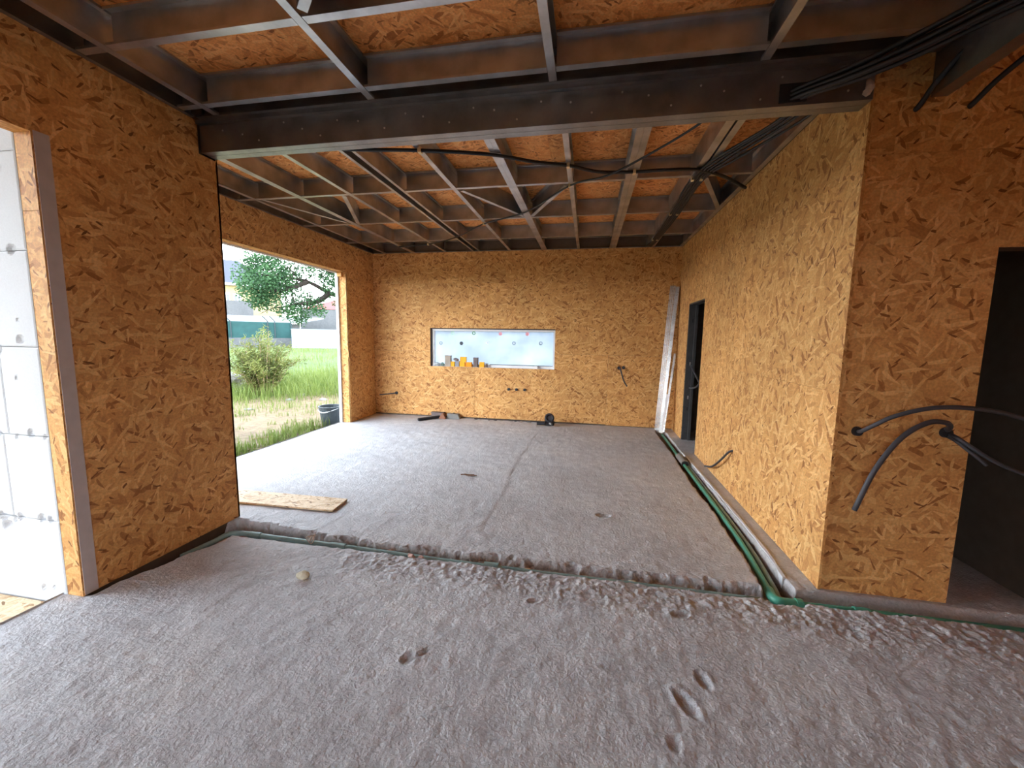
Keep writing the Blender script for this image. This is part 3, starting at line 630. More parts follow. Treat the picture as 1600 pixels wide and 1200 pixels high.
for i, (dx, w0) in enumerate(((-.045, 0), (-.02, .02), (.005, .05), (.03, .09), (.05, .16))):
    cable('cable', [(1.22 + w0, 2.95, ZC + .01), (1.17 + w0, 3.2, ZC), (.985 + dx + w0 * .5, 3.75, ZC), (.925 + dx, 4.17, ZC), (.932 + dx, 5.3, ZC), (.91 + dx * .8, 6.5, ZC), (.88 + dx * .8, 6.95, ZC + .01)], 0.010, M_CABLE,
          ('leftmost', 'second from left', 'middle', 'second from right', 'rightmost')[i] + ' black cable in the flat row under the far right joist', 'cable', 'flat cable row on the far right joist', clips=[(.925 + dx, 4.13, ZC), (.932 + dx, 5.2, ZC), (.91 + dx * .8, 6.45, ZC)] if i in (0, 3) else ())
rr = random.Random(9)
for i in range(12):
    c_, r_ = i % 4, i // 4; j = rr.uniform(-.004, .004); N_ = Vector((.55, .80, 0)) * (.024 * (c_ - 1.5)); Zr = .024 * r_ + .006 * (c_ % 2)
    base = [(1.03, 2.64, 2.80, .5), (1.09, 2.545, 2.795, .7), (1.24, 2.43, 2.79, 1), (1.42, 2.31, 2.81, 1.15), (1.60, 2.16, 2.845, 1.3), (1.80, 1.98, 2.87, 1.2), (2.15, 1.70, 2.89, 1.2)]
    pts = []
    for q_, (x, y, z, k_) in enumerate(base):
        n_ = Vector((0, 0, 1)) * (Zr * (1.0 if q_ > 1 else .85) * (1 + .35 * (q_ in (3, 4)))) + (N_ * k_ if q_ > 1 else Vector((.024 * (c_ - 1.5), 0, 0)))
        pts.append(Vector((x, y, z)) + n_ + Vector((0, 0, j if q_ > 1 else 0)))
    cable('cable', pts, 0.0105, M_CABLE, 'black cable in the thick sagging bundle at the upper right', 'cable', 'cable bundle by the deep beam')
tag(MB().box(0.965, 1.10, 2.578, 2.5845, 2.78, 2.875).build('hole_shade_plate', M_BLACK), 'black plate standing in for the dark hole where the cable bundle enters the deep beam', 'plate')  # black sheet painted for the darkness of the cable hole in the web
cable('cable', [(1.64, 2.63, 2.715), (1.645, 2.60, 2.73), (1.67, 2.54, 2.81), (1.72, 2.44, 2.90), (1.80, 2.30, 2.95)], 0.013, M_CABLE, 'black conduit dropping into the wall left of the running beam', 'conduit')
cable('cable', [(1.88, 2.63, 2.71), (1.885, 2.60, 2.725), (1.93, 2.53, 2.80), (2.02, 2.42, 2.89), (2.15, 2.25, 2.96)], 0.013, M_CABLE, 'black conduit dropping into the wall at the right frame edge', 'conduit')
# hoses out of the wall at the right
def grommet(o, c, r=0.028):
    MB().tube([(c[0], Y1 - 0.001, c[2]), (c[0], Y1 - 0.022, c[2])], [r, r * .85], 14).build('grommet', M_BLACK, o)
h = cable('wall_hose', [(1.540, Y1 + .005, .990), (1.535, 2.575, 1.000), (1.55, 2.52, 1.04), (1.63, 2.47, 1.115), (1.80, 2.44, 1.172), (2.05, 2.45, 1.160), (2.30, 2.45, 1.09)], 0.0115, M_HOSE, 'dark hose arching right from the left wall grommet', 'hose'); grommet(h, (1.54, 0, .99))
h = cable('wall_hose', [(1.970, Y1 + .005, 1.012), (1.955, 2.575, 1.045), (1.90, 2.53, 1.078), (1.80, 2.51, 1.075), (1.68, 2.50, .985), (1.57, 2.49, .80), (1.495, 2.49, .565)], 0.0135, M_HOSE, 'dark hose drooping left from the right wall grommet', 'hose'); grommet(h, (1.972, 0, 1.008), 0.03)
h = cable('wall_hose', [(1.985, Y1 + .005, 1.000), (1.985, 2.57, .995), (2.02, 2.52, .955), (2.12, 2.49, .885), (2.24, 2.48, .835), (2.36, 2.48, .80)], 0.0105, M_HOSE, 'thin dark hose running right and down across the passage opening', 'hose')
h = cable('wall_hose', [(1.975, Y1 + .005, .992), (1.985, 2.57, .975), (2.01, 2.53, .94), (2.05, 2.51, .90), (2.085, 2.50, .865)], 0.0095, M_HOSE, 'short dark hose end hanging beside the passage edge', 'hose')
h = cable('wall_hose', [(XR + .005, 4.19, .43), (XR - .03, 4.22, .40), (XR - .05, 4.36, .28), (XR - .05, 4.62, .13), (XR - .03, 4.95, .03)], 0.011, M_HOSE, 'dark hose curling down from the right wall to the floor', 'hose')
h = cable('wall_hose', [(.518, D + .005, 1.006), (.535, D - .06, 1.0), (.56, D - .10, .92), (.60, D - .11, .80), (.655, D - .11, .71)], 0.012, M_HOSE, 'short dark hose hanging from the far wall right of the window', 'hose')
for dx in (0, .075): MB().tube([(.518 + dx, D - .001, 1.006 + dx * .1), (.518 + dx, D - .014, 1.006 + dx * .1)], 0.028, 12).build('grommet', M_BLACK if dx == 0 else M_HOSE, h)
h = cable('wall_hose', [(-3.527, D + .005, .417), (-3.56, D - .05, .415), (-3.68, D - .09, .40), (-3.82, D - .10, .385)], 0.011, M_HOSE, 'short dark hose end at the left of the far wall', 'hose')
MB().tube([(-3.527, D - .001, .417), (-3.527, D - .016, .417)], 0.03, 12).build('grommet', M_BLACK, h)
for i, x in enumerate((-1.372, -1.232, -1.085)):
    o = tag(MB().tube([(x, D + .004, .570), (x, D - .03, .570)], [.026, .024], 12).build('pipe_stub', M_HOSE), ('leftmost', 'middle', 'rightmost')[i] + ' of three grey pipe stubs below the window', 'pipe stub', 'water stubs in the far wall')
    MB().tube([(x, D - .03, .570), (x, D - .036, .570)], .014, 10).build('plug', M_BLACK, o)
o = cable('bent_cable', [(XR + .06, 6.30, 1.12), (XR + .05, 6.0, 1.03), (XR + .02, 5.68, .965), (XR + .01, 5.60, .95), (XR + .02, 5.63, .93), (XR + .04, 5.85, .86), (XR + .06, 6.2, .80), (XR + .07, 6.33, .79)], .012, M_HOSE, 'dark cable bent in a V across the right wall door opening', 'cable')

# ================================================================== TRENCH PIPES
def pipe(name, pts, r, mat, label, cpl=(), cat='pipe', k=5):
    o = tag(MB().tube(smoothpath(pts, k), r, 10).build(name, mat, smooth=True), label, cat)
    for (a, b, rr_) in cpl: MB().tube([a, b], rr_, 12).build('coupler', mat, o, smooth=False)
    return o
ZP = -0.036
pipe('trench_pipe', [(-2.74, 2.20, -.06), (-2.70, 2.40, -.055), (-2.63, 2.525, ZP), (-2.3, 2.53, ZP), (-1.6, 2.515, ZP), (-.9, 2.503, ZP - .006), (-.2, 2.505, ZP - .012), (.5, 2.51, ZP - .014), (1.08, 2.50, ZP - .01)], .019, M_PIPED, 'dusty green pipe along the cross trench, left of the elbow',
     [((-2.5, 2.532, ZP), (-2.40, 2.532, ZP), .024), ((-1.80, 2.519, ZP), (-1.68, 2.517, ZP), .024), ((-.64, 2.504, ZP), (-.54, 2.504, ZP), .024)])
pipe('trench_pipe', [(1.222, 6.75, -.035), (1.215, 5.9, -.028), (1.20, 5.0, -.024), (1.198, 4.0, -.022), (1.188, 3.2, -.024), (1.16, 2.72, -.034), (1.15, 2.56, -.042)], .020, M_PIPE, 'green pipe on the left in the trench beside the right wall')
pipe('trench_pipe', [(1.248, 5.3, -.045), (1.242, 4.6, -.035), (1.242, 3.8, -.033), (1.232, 3.1, -.038), (1.207, 2.7, -.05), (1.195, 2.55, -.07)], .019, M_PIPED, 'dull green pipe on the right in the trench beside the right wall')
el = pipe('pipe_elbow', [(1.158, 2.62, -.043), (1.150, 2.55, -.042), (1.165, 2.505, -.040), (1.21, 2.497, -.040), (1.27, 2.50, -.042)], .029, M_PIPE, 'bright green pipe elbow where the two trenches meet', [((1.255, 2.499, -.041), (1.29, 2.501, -.042), .033)], 'pipe elbow')
pipe('trench_pipe', [(1.27, 2.50, -.044), (1.6, 2.505, -.044), (2.0, 2.51, -.048), (2.6, 2.515, -.05), (3.2, 2.52, -.05)], .021, M_PIPE, 'green pipe in the trench running right past the passage', [((1.56, 2.505, -.044), (1.64, 2.505, -.044), .026)])
gp = tag(MB().tube([(1.205, 5.42, -.012), (1.21, 5.10, -.012)], .048, 16).build('pipe_sleeve', M_GREYPIPE, smooth=False), 'fat grey pipe sleeve with a dark open end in the side trench', 'pipe sleeve')
MB().tube([(1.2099, 5.10, -.012), (1.2102, 5.096, -.012)], .040, 16).build('bore_shade', M_BLACK, gp)  # black disc on the end cap, painted for the shade inside the sleeve
# white strip on the wall side of the side trench
pts = [(1.275, 2.70), (1.30, 3.0), (1.305, 3.5), (1.302, 4.1), (1.295, 4.7), (1.288, 5.3), (1.28, 5.58)]
m = MB(); q = smoothpath([(x, y, 0) for x, y in pts], 10); vs = []; fs = []
for i, p in enumerate(q):
    wd = .009 + .003 * math.sin(i * .9) * math.sin(i * .37)
    vs += [(p.x - wd, p.y, .008), (p.x + wd, p.y, .010), (p.x + wd, p.y, -.04), (p.x - wd, p.y, -.07)]
    if i: b = 4 * i; fs += [(b - 4, b - 3, b + 1, b), (b - 4, b, b + 3, b - 1), (b - 3, b - 2, b + 2, b + 1), (b - 2, b - 1, b + 3, b + 2)]
fs += [(0, 1, 2, 3), tuple(len(vs) - 4 + k for k in (3, 2, 1, 0))]
m.add(vs, fs); tag(m.build('plaster_strip', M_EPS), 'ragged white plaster strip edging the trench beside the right wall', 'plaster strip')

# ================================================================== LOOSE THINGS ON THE FLOOR
tag(MB().prism([(-3.30, 3.165), (-2.096, 3.19), (-2.076, 2.945), (-3.30, 2.915)], 'z', .006, .021).build('board_offcut', M_OSBP), 'pale strand-board offcut lying on the floor by the near left wall', 'board')
def rock(name, c, s, mat, label, cat='stone', group=None, seed=0, sub=2):
    bm = bmesh.new(); bmesh.ops.create_icosphere(bm, subdivisions=sub, radius=1); rr = random.Random(seed)
    ds = [Vector((rr.uniform(-1, 1), rr.uniform(-1, 1), rr.uniform(-1, 1))).normalized() for _ in range(9)]; ks = [rr.uniform(.55, .95) for _ in ds]
    for v in bm.verts:
        for d, k in zip(ds, ks):
            e = v.co.dot(d)
            if e > k: v.co -= d * (e - k)
        v.co = Vector((v.co.x * s[0], v.co.y * s[1], v.co.z * s[2])); v.co += Vector(c) + Vector((0, 0, s[2] * .8))
    me = bpy.data.meshes.new(name); bm.to_mesh(me); bm.free(); me.materials.append(mat); o = place(me, name); tag(o, label, cat, group); return o
rock('stone', (-1.685, 2.075, -.004), (.046, .030, .028), M_STONE, 'cream-coloured stone alone on the near concrete floor', seed=3)
for i, (x, y, s) in enumerate(((-1.13, 2.44, .03), (-1.07, 2.45, .022), (-1.16, 2.47, .016))):
    rock('brick_fragment', (x, y, -.012), (s, s * .7, s * .6), M_BRICK, 'pinkish rubble fragment on the pipe in the middle of the cross trench', 'rubble', 'pinkish rubble on the trench pipe', 20 + i)
for i, (x, y) in enumerate(((-.62, 2.53), (-.55, 2.50), (-.35, 2.52), (-.42, 2.55), (.33, 2.53), (-1.35, 2.545))):
    rock('rubble_lump', (x, y, -.055), (.022 + .006 * (i % 3), .016, .014), M_BRICK if i % 2 else M_STONE, 'small rubble lump half buried in the cross trench', 'rubble', 'rubble in the cross trench', 40 + i)
# curled wire in the trench
m = MB()
for k in range(3): m.tube([(-1.955 + .03 * math.cos(a) * (1 - .2 * k), 2.50 + .012 * k + .010 * math.sin(2 * a + k), .0 + .028 * math.sin(a + k)) for a in [i * math.pi / 8 for i in range(17)]], .004, 5)
tag(m.build('tie_wire', M_WOOL), 'curled scrap of pale wire on the pipe at the left of the trench', 'wire')
m = MB()
for k in range(5): m.tube([(-1.31 + .03 * k, 4.07 + .012 * (k % 2), .012), (-1.25 + .03 * k, 4.085 - .01 * (k % 3), .016)], .006, 5)
tag(m.build('wood_splinters', M_SOILBITS), 'small brown wood splinter on the far floor', 'splinter')
# tools along the far wall
tag(MB().tube([(-2.905, 6.60, .026), (-2.63, 6.92, .030)], .026, 12).build('tube_offcut', M_BLACK), 'dark tube lying on the floor below the window', 'tube')
tag(MB().box(-2.80, -2.58, 6.95, 7.04, .004, .085).box(-2.81, -2.57, 6.945, 7.04, .085, .10).build('dark_crate', M_CARDD), 'low dark box behind the tube against the far wall', 'box')
tag(MB().prism([(-2.63, .004), (-2.50, .004), (-2.545, .10), (-2.575, .10)], 'y', 6.87, 6.94).build('wood_wedge', M_RUST), 'reddish brown wedge beside the dark tube', 'wedge')
o = tag(MB().prism([(-2.50, .004), (-2.25, .004), (-2.29, .088), (-2.49, .094)], 'y', 6.93, 7.03).build('grey_block', M_GREYPIPE), 'grey sloping block right of the brown wedge', 'block')
MB().tube([(-2.38, 6.98, .09), (-2.38, 6.98, .105)], .014, 10).build('stud_bolt', M_BLACK, o)
rr = random.Random(2)
for i in range(9):
    x = -1.98 + .125 * i + rr.uniform(-.03, .03); s = rr.uniform(.02, .05)
    rock('scrap_piece', (x, 6.99 - rr.uniform(0, .03), -.004), (s, .018, .012), (M_BLACK, M_CARD, M_GREYPIPE)[i % 3], 'small scrap lying along the foot of the far wall', 'debris', 'scraps along the far wall', 60 + i)
tag(MB().box(-2.0, -.55, 7.018, 7.046, .003, .018).build('gap_strip', M_DARK), 'dark strip at the foot of the far wall below the window', 'strip')
pt = tag(empty('power_tool', (-.63, 6.82, 0)), 'black round-headed power tool on the floor at the far wall', 'power tool')
ring = MB(); n, mm = 20, 8; cc = Vector((-.61, 6.80, .135)); ax = Vector((.1, -.9, .35)).normalized(); e1 = ax.cross(Vector((0, 0, 1))).normalized(); e2 = ax.cross(e1)
vs = []; fs = []
for i in range(n):
    a = 2 * math.pi * i / n; dr = math.cos(a) * e1 + math.sin(a) * e2
    for j in range(mm):
        b = 2 * math.pi * j / mm; vs.append(cc + dr * (.062 + .022 * math.cos(b)) + ax * .026 * math.sin(b)); fs.append((i * mm + j, ((i + 1) % n) * mm + j, ((i + 1) % n) * mm + (j + 1) % mm, i * mm + (j + 1) % mm))
ring.add(vs, fs).build('guard_ring', M_BLACK, pt, smooth=True)
MB().tube([cc, cc - ax * .10], [.05, .045], 12).build('motor_body', M_HOSE, pt); MB().box(-.70, -.53, 6.80, 6.90, .003, .075).build('base', M_BLACK, pt, bevel=.012)
MB().tube([(-.68, 6.78, .04), (-.82, 6.79, .035)], [.026, .03], 10).build('handle', M_BLACK, pt); MB().tube([(-.60, 6.76, .05), (-.56, 6.72, .045)], .02, 10).build('knob', M_GREYPIPE, pt)

# --- things on the window sill
SZ = WZ0 + 0.0025; SY = D + 0.045
def ux(u, v=570):
    d = R_ * ((u - 800) / F_PX) - U_ * ((v - 600) / F_PX) + F_; return (CAM + d * ((D + 0.02) / d.y))
def jbox(u0, u1, hgt, mat, label, zb=SZ, depth=.055, cat='junction box', group='junction boxes on the window sill', rim=True, y0=None, skew=0):
    x0, x1 = ux(u0).x, ux(u1).x; y0 = D + 0.022 if y0 is None else y0
    o = tag(MB().box(x0, x1, y0, y0 + depth, zb, zb + hgt).build(group and 'junction_box' or 'carton', mat, bevel=.003), label, cat, group if rim else None)
    if rim:
        t = .006
        fr = MB().box(x0 - .001, x1 + .001, y0 - .004, y0, zb + hgt - t, zb + hgt + .001).box(x0 - .001, x1 + .001, y0 - .004, y0, zb, zb + t).box(x0 - .001, x0 + t, y0 - .004, y0, zb + t, zb + hgt - t).box(x1 - t, x1 + .001, y0 - .004, y0, zb + t, zb + hgt - t)
        fr.build('rim', mat, o)
    return o
jbox(704.5, 710, .088, M_YELLOW, 'yellow junction box right of the tall beige carton')
jbox(718, 726, .086, M_YELLOW, 'yellow junction box carrying another one on top')
jbox(719, 728, .088, M_YELLOW, 'yellow junction box stacked on top of another', zb=SZ + .0875)
jbox(727.3, 736.8, .084, M_ORANGE, 'wide orange-yellow junction box left of the tall grey carton')
jbox(749, 756, .092, M_YELLOW, 'rightmost yellow junction box on the window sill')
def carton(u0, u1, hgt, mat, label, lid=0.004, zb=SZ, depth=.07, y0=None):
    x0, x1 = ux(u0).x, ux(u1).x; y0 = D + 0.022 if y0 is None else y0
    o = tag(MB().box(x0, x1, y0, y0 + depth, zb, zb + hgt).build('carton', mat, bevel=.002), label, 'carton')
    MB().box(x0 - lid, x1 + lid, y0 - lid, y0 + depth + lid, zb + hgt, zb + hgt + .01).build('lid', mat, o); return o
carton(695, 703.8, .185, M_CARD, 'tall beige carton at the left of the sill')
carton(711, 717, .085, M_GREYB, 'pale grey box between two yellow junction boxes')
carton(739.3, 746, .160, M_CARDD, 'tall brown-grey carton standing at the sill middle')
o = rock('crumpled_packet', (ux(712).x, D + .045, SZ + .098), (.06, .03, .034), M_CARDD, 'crumpled grey packet on top of the pale grey box', 'packet', None, 71)
rock('crumpled_film', (ux(681.5).x, D + .05, SZ + .001), (.065, .035, .038), M_BAG, 'crumpled grey plastic film at the left end of the sill', 'film', None, 72)
rock('crumpled_film', (ux(690.7).x, D + .045, SZ + .001), (.045, .03, .040), M_BAGG, 'crumpled greenish film left of the tall beige carton', 'film', None, 73)
x = ux(760).x
o = tag(MB().tube([(x, D + .04, SZ), (x, D + .04, SZ + .058)], .014, 10).build('pipe_fitting', M_CARDD), 'small grey T-shaped fitting right of the yellow boxes', 'fitting')
MB().box(x - .026, x + .026, D + .026, D + .054, SZ + .058, SZ + .07).build('cap', M_CARDD, o)

# --- metal profiles leaning in the far right corner
def leaning(name, p0, p1, wd, dp, mat, label, lath=False):
    a, b = Vector(p0), Vector(p1); t = (b - a).normalized(); s = (Vector((1, -.25, 0)) - t * t.dot(Vector((1, -.25, 0)))).normalized(); n = t.cross(s)
    if not lath:
        pr = cprof(wd, dp, .003, .010); k = len(pr); vs = [e + s * (u - wd / 2) + n * (v - dp / 2) for e in (a, b) for u, v in pr]
        o = MB().add(vs, [tuple(range(k))[::-1], tuple(range(k, 2 * k))] + [(i, (i + 1) % k, k + (i + 1) % k, k + i) for i in range(k)]).build(name, mat)
    else:
        m = MB(); L = (b - a).length
        for e in (-wd / 2, wd / 2, -wd / 6, wd / 6): m.obox((a + b) / 2 + s * e, s * .004, n * .0015, t * (L / 2))
        k = int(L / .022)
        for i in range(k): m.obox(a + t * (i + .5) * L / k, s * wd / 2, n * .001, t * .0045)
        o = m.build(name, mat)
    return tag(o, label, 'metal profile')
leaning('lath_strip', (1.165, 6.90, .005), (1.305, 7.025, 2.36), .075, .02, M_ZINC, 'perforated pale metal lath strip leaning leftmost in the far right corner', True)
leaning('metal_profile', (1.205, 6.84, -.02), (1.375, 7.015, 2.34), .05, .03, M_ZINC, 'tall galvanised profile leaning in the far right corner')
leaning('metal_profile', (1.245, 6.80, .002), (1.385, 6.965, 1.27), .032, .025, M_ZINC, 'half-height galvanised profile leaning beside the tall one')
leaning('metal_profile', (1.215, 6.765, -.01), (1.275, 6.80, .62), .03, .02, M_PVC, 'short bright white profile leaning in front of the taller profiles')

# ================================================================== OUTDOORS
def W(u, v, r):            # a point at horizontal distance r seen in the photograph's pixel (u, v)
    d = R_ * ((u - 800) / F_PX) - U_ * ((v - 600) / F_PX) + F_; return CAM + d * (r / math.hypot(d.x, d.y))
def gz(x, y):
    r = np.hypot(x, y); return -0.13 + 0.62 * sstep(13, 32, r) + 0.06 * fbm(x * .35, y * .35, 3) * sstep(5, 9, r) + 0.09 * sstep(19.5, 20.6, r + fbm(x * .4, y * .4) * 2)
def gzf(x, y): return float(gz(np.array([x]), np.array([y]))[0])
xs = np.concatenate([np.arange(-90, -30, 3.0), np.arange(-30, -4, .25), np.arange(-4, 20, 1.0), np.arange(20, 61, 5.0)]); ysg = np.concatenate([np.arange(-50, 0, 3.0), np.arange(0, 36, .3), np.arange(36, 100, 4.0)])
X, Y = np.meshgrid(xs, ysg); Zg = gz(X, Y); Zg = np.where((X > -4.3) & (X < 5) & (Y > -3.5) & (Y < 7.8), -0.28, Zg)
me = bpy.data.meshes.new('ground'); nx = len(xs)
me.from_pydata(np.stack([X, Y, Zg], -1).reshape(-1, 3).tolist(), [], [(j * nx + i, j * nx + i + 1, (j + 1) * nx + i + 1, (j + 1) * nx + i) for j in range(len(ysg) - 1) for i in range(nx - 1)])
at_ = me.attributes.new('green', 'FLOAT', 'POINT'); rr_ = np.hypot(X, Y); gmask = 0.15 + 0.55 * sstep(10.5, 13.5, rr_) + 0.3 * sstep(19, 21, rr_); at_.data.foreach_set('value', gmask.astype('f').ravel())
me.polygons.foreach_set('use_smooth', [True] * len(me.polygons)); me.materials.append(M_GROUND)
go = bpy.data.objects.new('ground', me); C.objects.link(go); struct(go, 'sandy ground with sparse grass outside the building', 'ground')
tag(MB().box(-4.3, -2.93, -1.0, 1.64, -.10, -.055).build('ground_sheet', M_OSBP), 'pale strand-board sheet on the ground outside the near left doorway', 'board')

# grass
rg = random.Random(11)
def blades(m, x, y, z, h, n, spread):
    for _ in range(n):
        a = rg.uniform(0, 2 * math.pi); rr = spread * math.sqrt(rg.random()); bx, by = x + rr * math.cos(a), y + rr * math.sin(a); zz = gzf(bx, by) if z is None else z
        l = rg.uniform(0, 2 * math.pi); k = h * rg.uniform(.5, 1.1); lean = k * rg.uniform(.1, .6); wd = .004 + .012 * k * rg.random(); dx, dy = math.cos(l), math.sin(l)
        p = [(bx - dy * wd, by + dx * wd, zz - .01), (bx + dy * wd, by - dx * wd, zz - .01), (bx + dx * lean * .4 + dy * wd * .8, by + dy * lean * .4 - dx * wd * .8, zz + k * .6), (bx + dx * lean * .4 - dy * wd * .8, by + dy * lean * .4 + dx * wd * .8, zz + k * .6), (bx + dx * lean, by + dy * lean, zz + k)]
        m.add(p, [(0, 1, 2, 3), (3, 2, 4)])
m = MB()
for i in range(26): blades(m, -4.32 - rg.uniform(0, .45), 3.6 + i * .105, None, (.22 if 3.6 + i * .105 > 4.9 or i < 8 else .14), 42, .18)
for i in range(8): blades(m, -4.5 - rg.uniform(0, .3), 4.0 + rg.random() * .5, None, .26, 40, .2)
for i in range(46):
    r = rg.uniform(6.3, 9.8); p = W(rg.uniform(345, 540), 600, r); blades(m, p.x, p.y, None, .10, 9, .10)
for i in range(120):
    r = rg.uniform(9.5, 12.5); p = W(rg.uniform(340, 560), 560, r); blades(m, p.x, p.y, None, .16, 10, .4)
for i in range(260):
    r = rg.uniform(11.5, 17); p = W(rg.uniform(320, 580), 560, r); blades(m, p.x, p.y, None, .42, 26, .55)
for i in range(160):
    r = rg.uniform(16, 28); p = W(rg.uniform(320, 580), 560, r); blades(m, p.x, p.y, None, .3, 26, 1.0)
stuff(tag(m.build('grass', M_GRASS, recalc=False), 'yellow-green grass growing over the ground outside', 'grass'))

# bush
def bush():
    c = W(412, 600, 12.6); z0 = gzf(c.x, c.y); b = tag(empty('bush', (c.x, c.y, z0)), 'feathery yellow-green bush on the waste ground outside', 'bush')
    st = MB(); lf = MB(); ra = random.Random(5)
    for i in range(64):
        a = ra.uniform(0, 2 * math.pi); out = ra.uniform(.15, 1.05); hh = ra.uniform(.75, 1.45) * (1.15 - .35 * out) + (.45 if i % 9 == 0 else 0)
        p0 = Vector((c.x + .2 * math.cos(a), c.y + .2 * math.sin(a), z0)); p2 = Vector((c.x + out * math.cos(a), c.y + out * math.sin(a), z0 + hh)); p1 = (p0 + p2) / 2 + Vector((0, 0, .2))
        sp = smoothpath([p0, p1, p2], 7); st.tube(sp, [.012 * (1 - .8 * j / len(sp)) + .002 for j in range(len(sp))], 4)
        for j in range(3, len(sp)):
            for _ in range(9):
                q = sp[j] + Vector((ra.gauss(0, .06), ra.gauss(0, .06), ra.gauss(0, .06))); d = Vector((ra.uniform(-1, 1), ra.uniform(-1, 1), ra.uniform(-.2, 1))).normalized(); L = ra.uniform(.05, .13); s = d.cross(Vector((ra.random(), ra.random(), ra.random()))).normalized() * .012
                lf.add([q - s, q + s, q + s * .6 + d * L, q - s * .6 + d * L], [(0, 1, 2, 3)])
    st.build('stem', M_TWIG, b); lf.build('foliage', M_BUSH, b, recalc=False)
bush()

# tree reaching in from the right
def tree():
    base = W(590, 560, 17.0); z0 = gzf(base.x, base.y); t = tag(empty('tree', (base.x, base.y, z0)), 'large leafy tree in front of the yellow house', 'tree')
    tr = MB(); top = Vector((base.x, base.y, z0 + 2.2)); tr.tube(smoothpath([(base.x, base.y, z0 - .1), (base.x + .05, base.y, z0 + 1.2), top], 5), [.30 - .01 * i for i in range(11)], 10); tr.build('trunk', M_BARK, t)
    br = MB(); ra = random.Random(8)
    limbs = [[top, W(545, 470, 16.6), W(515, 458, 16.2), W(480, 440, 15.9), W(440, 432, 15.6), W(402, 428, 15.5)], [top, W(560, 455, 16.5), W(525, 430, 16), W(490, 412, 15.8), W(440, 404, 15.8)], [W(515, 458, 16.2), W(495, 472, 16), W(470, 474, 15.8), W(445, 480, 15.7)],
             [W(480, 440, 15.9), W(450, 452, 15.7), W(415, 455, 15.4)], [top, W(600, 440, 17), W(560, 400, 17), W(520, 370, 16.8)], [top, W(640, 440, 17.2), W(690, 400, 17.6)], [top, W(610, 420, 17.8), W(640, 350, 18)]]
    for L in limbs:
        sp = smoothpath(L, 6); br.tube(sp, [.10 * (1 - .85 * j / len(sp)) + .01 for j in range(len(sp))], 6)
        for _ in range(9):
            q = sp[ra.randrange(len(sp) // 3, len(sp))]; e = q + Vector((ra.uniform(-.7, .7), ra.uniform(-.7, .7), ra.uniform(-.4, .7))); br.tube([q, (q + e) / 2 + Vector((0, 0, .08)), e], [.022, .014, .005], 4)
    br.build('branches', M_BARK, t)
    lf = MB()
    clumps = [(392, 432, 26, 420), (408, 418, 24, 420), (398, 452, 26, 480), (425, 440, 30, 560), (420, 462, 26, 420), (440, 425, 28, 420), (400, 405, 20, 200), (432, 403, 24, 240), (405, 473, 14, 110), (450, 447, 24, 300), (478, 420, 24, 220), (505, 432, 22, 220), (520, 446, 20, 220), (530, 465, 16, 120), (470, 478, 24, 420), (452, 486, 18, 240), (490, 470, 16, 160), (500, 486, 12, 90), (470, 500, 12, 80),
              (505, 410, 26, 180), (545, 430, 30, 300), (570, 400, 40, 400), (620, 420, 45, 450), (660, 380, 50, 450), (600, 350, 50, 450), (540, 370, 40, 300), (480, 385, 30, 220), (700, 420, 40, 300)]
    for (u, v, R, n) in clumps:
        r = 15.9 + ra.uniform(-.5, .5); c = W(u, v, r); s = R * r * .9 / F_PX
        for _ in range(int(n * 2.2)):
            d = Vector((ra.gauss(0, 1), ra.gauss(0, 1), ra.gauss(0, .8))); d = d.normalized() * (ra.random() ** .45); q = c + d * s
            e = Vector((ra.gauss(0, 1), ra.gauss(0, 1), ra.gauss(0, .6))).normalized(); f = e.cross(Vector((ra.gauss(0, 1), ra.gauss(0, 1), ra.gauss(0, 1)))).normalized(); k = ra.uniform(.032, .06)
            lf.add([q - e * k, q - f * k * .55, q + e * k, q + f * k * .55], [(0, 1, 2, 3)])
    lf.build('foliage', M_LEAF, t, recalc=False)
tree()

# things far off: each is built square to a bearing, with its own distance
class Far:
    def __init__(s, u, r):
        s.r = r; d = W(u, 521, r) - CAM; s.c = Vector((CAM.x + d.x, CAM.y + d.y, 0)); s.f = Vector((d.x, d.y, 0)).normalized(); s.s = Vector((s.f.y, -s.f.x, 0)); s.u = u
    def x(s, u, dy=0):
        d = W(u, 521, 1.0) - CAM; d.z = 0; return s.r * d.dot(s.s) / d.dot(s.f) * (1 + dy / s.r)
    def z(s, u, v):
        d = R_ * ((u - 800) / F_PX) - U_ * ((v - 600) / F_PX) + F_; return CAM.z + d.z * s.r / d.dot(s.f)
    def P(s, x, y, z): return s.c + s.s * x + s.f * y + Vector((0, 0, z))
    def box(s, m, x0, x1, y0, y1, z0, z1):
        vs = [s.P(x, y, z) for z in (z0, z1) for y in (y0, y1) for x in (x0, x1)]
        return m.add(vs, [(0, 2, 3, 1), (4, 5, 7, 6), (0, 1, 5, 4), (2, 6, 7, 3), (0, 4, 6, 2), (1, 3, 7, 5)])
    def bx(s, x0, x1, y0, y1, z0, z1): return s.box(MB(), x0, x1, y0, y1, z0, z1)
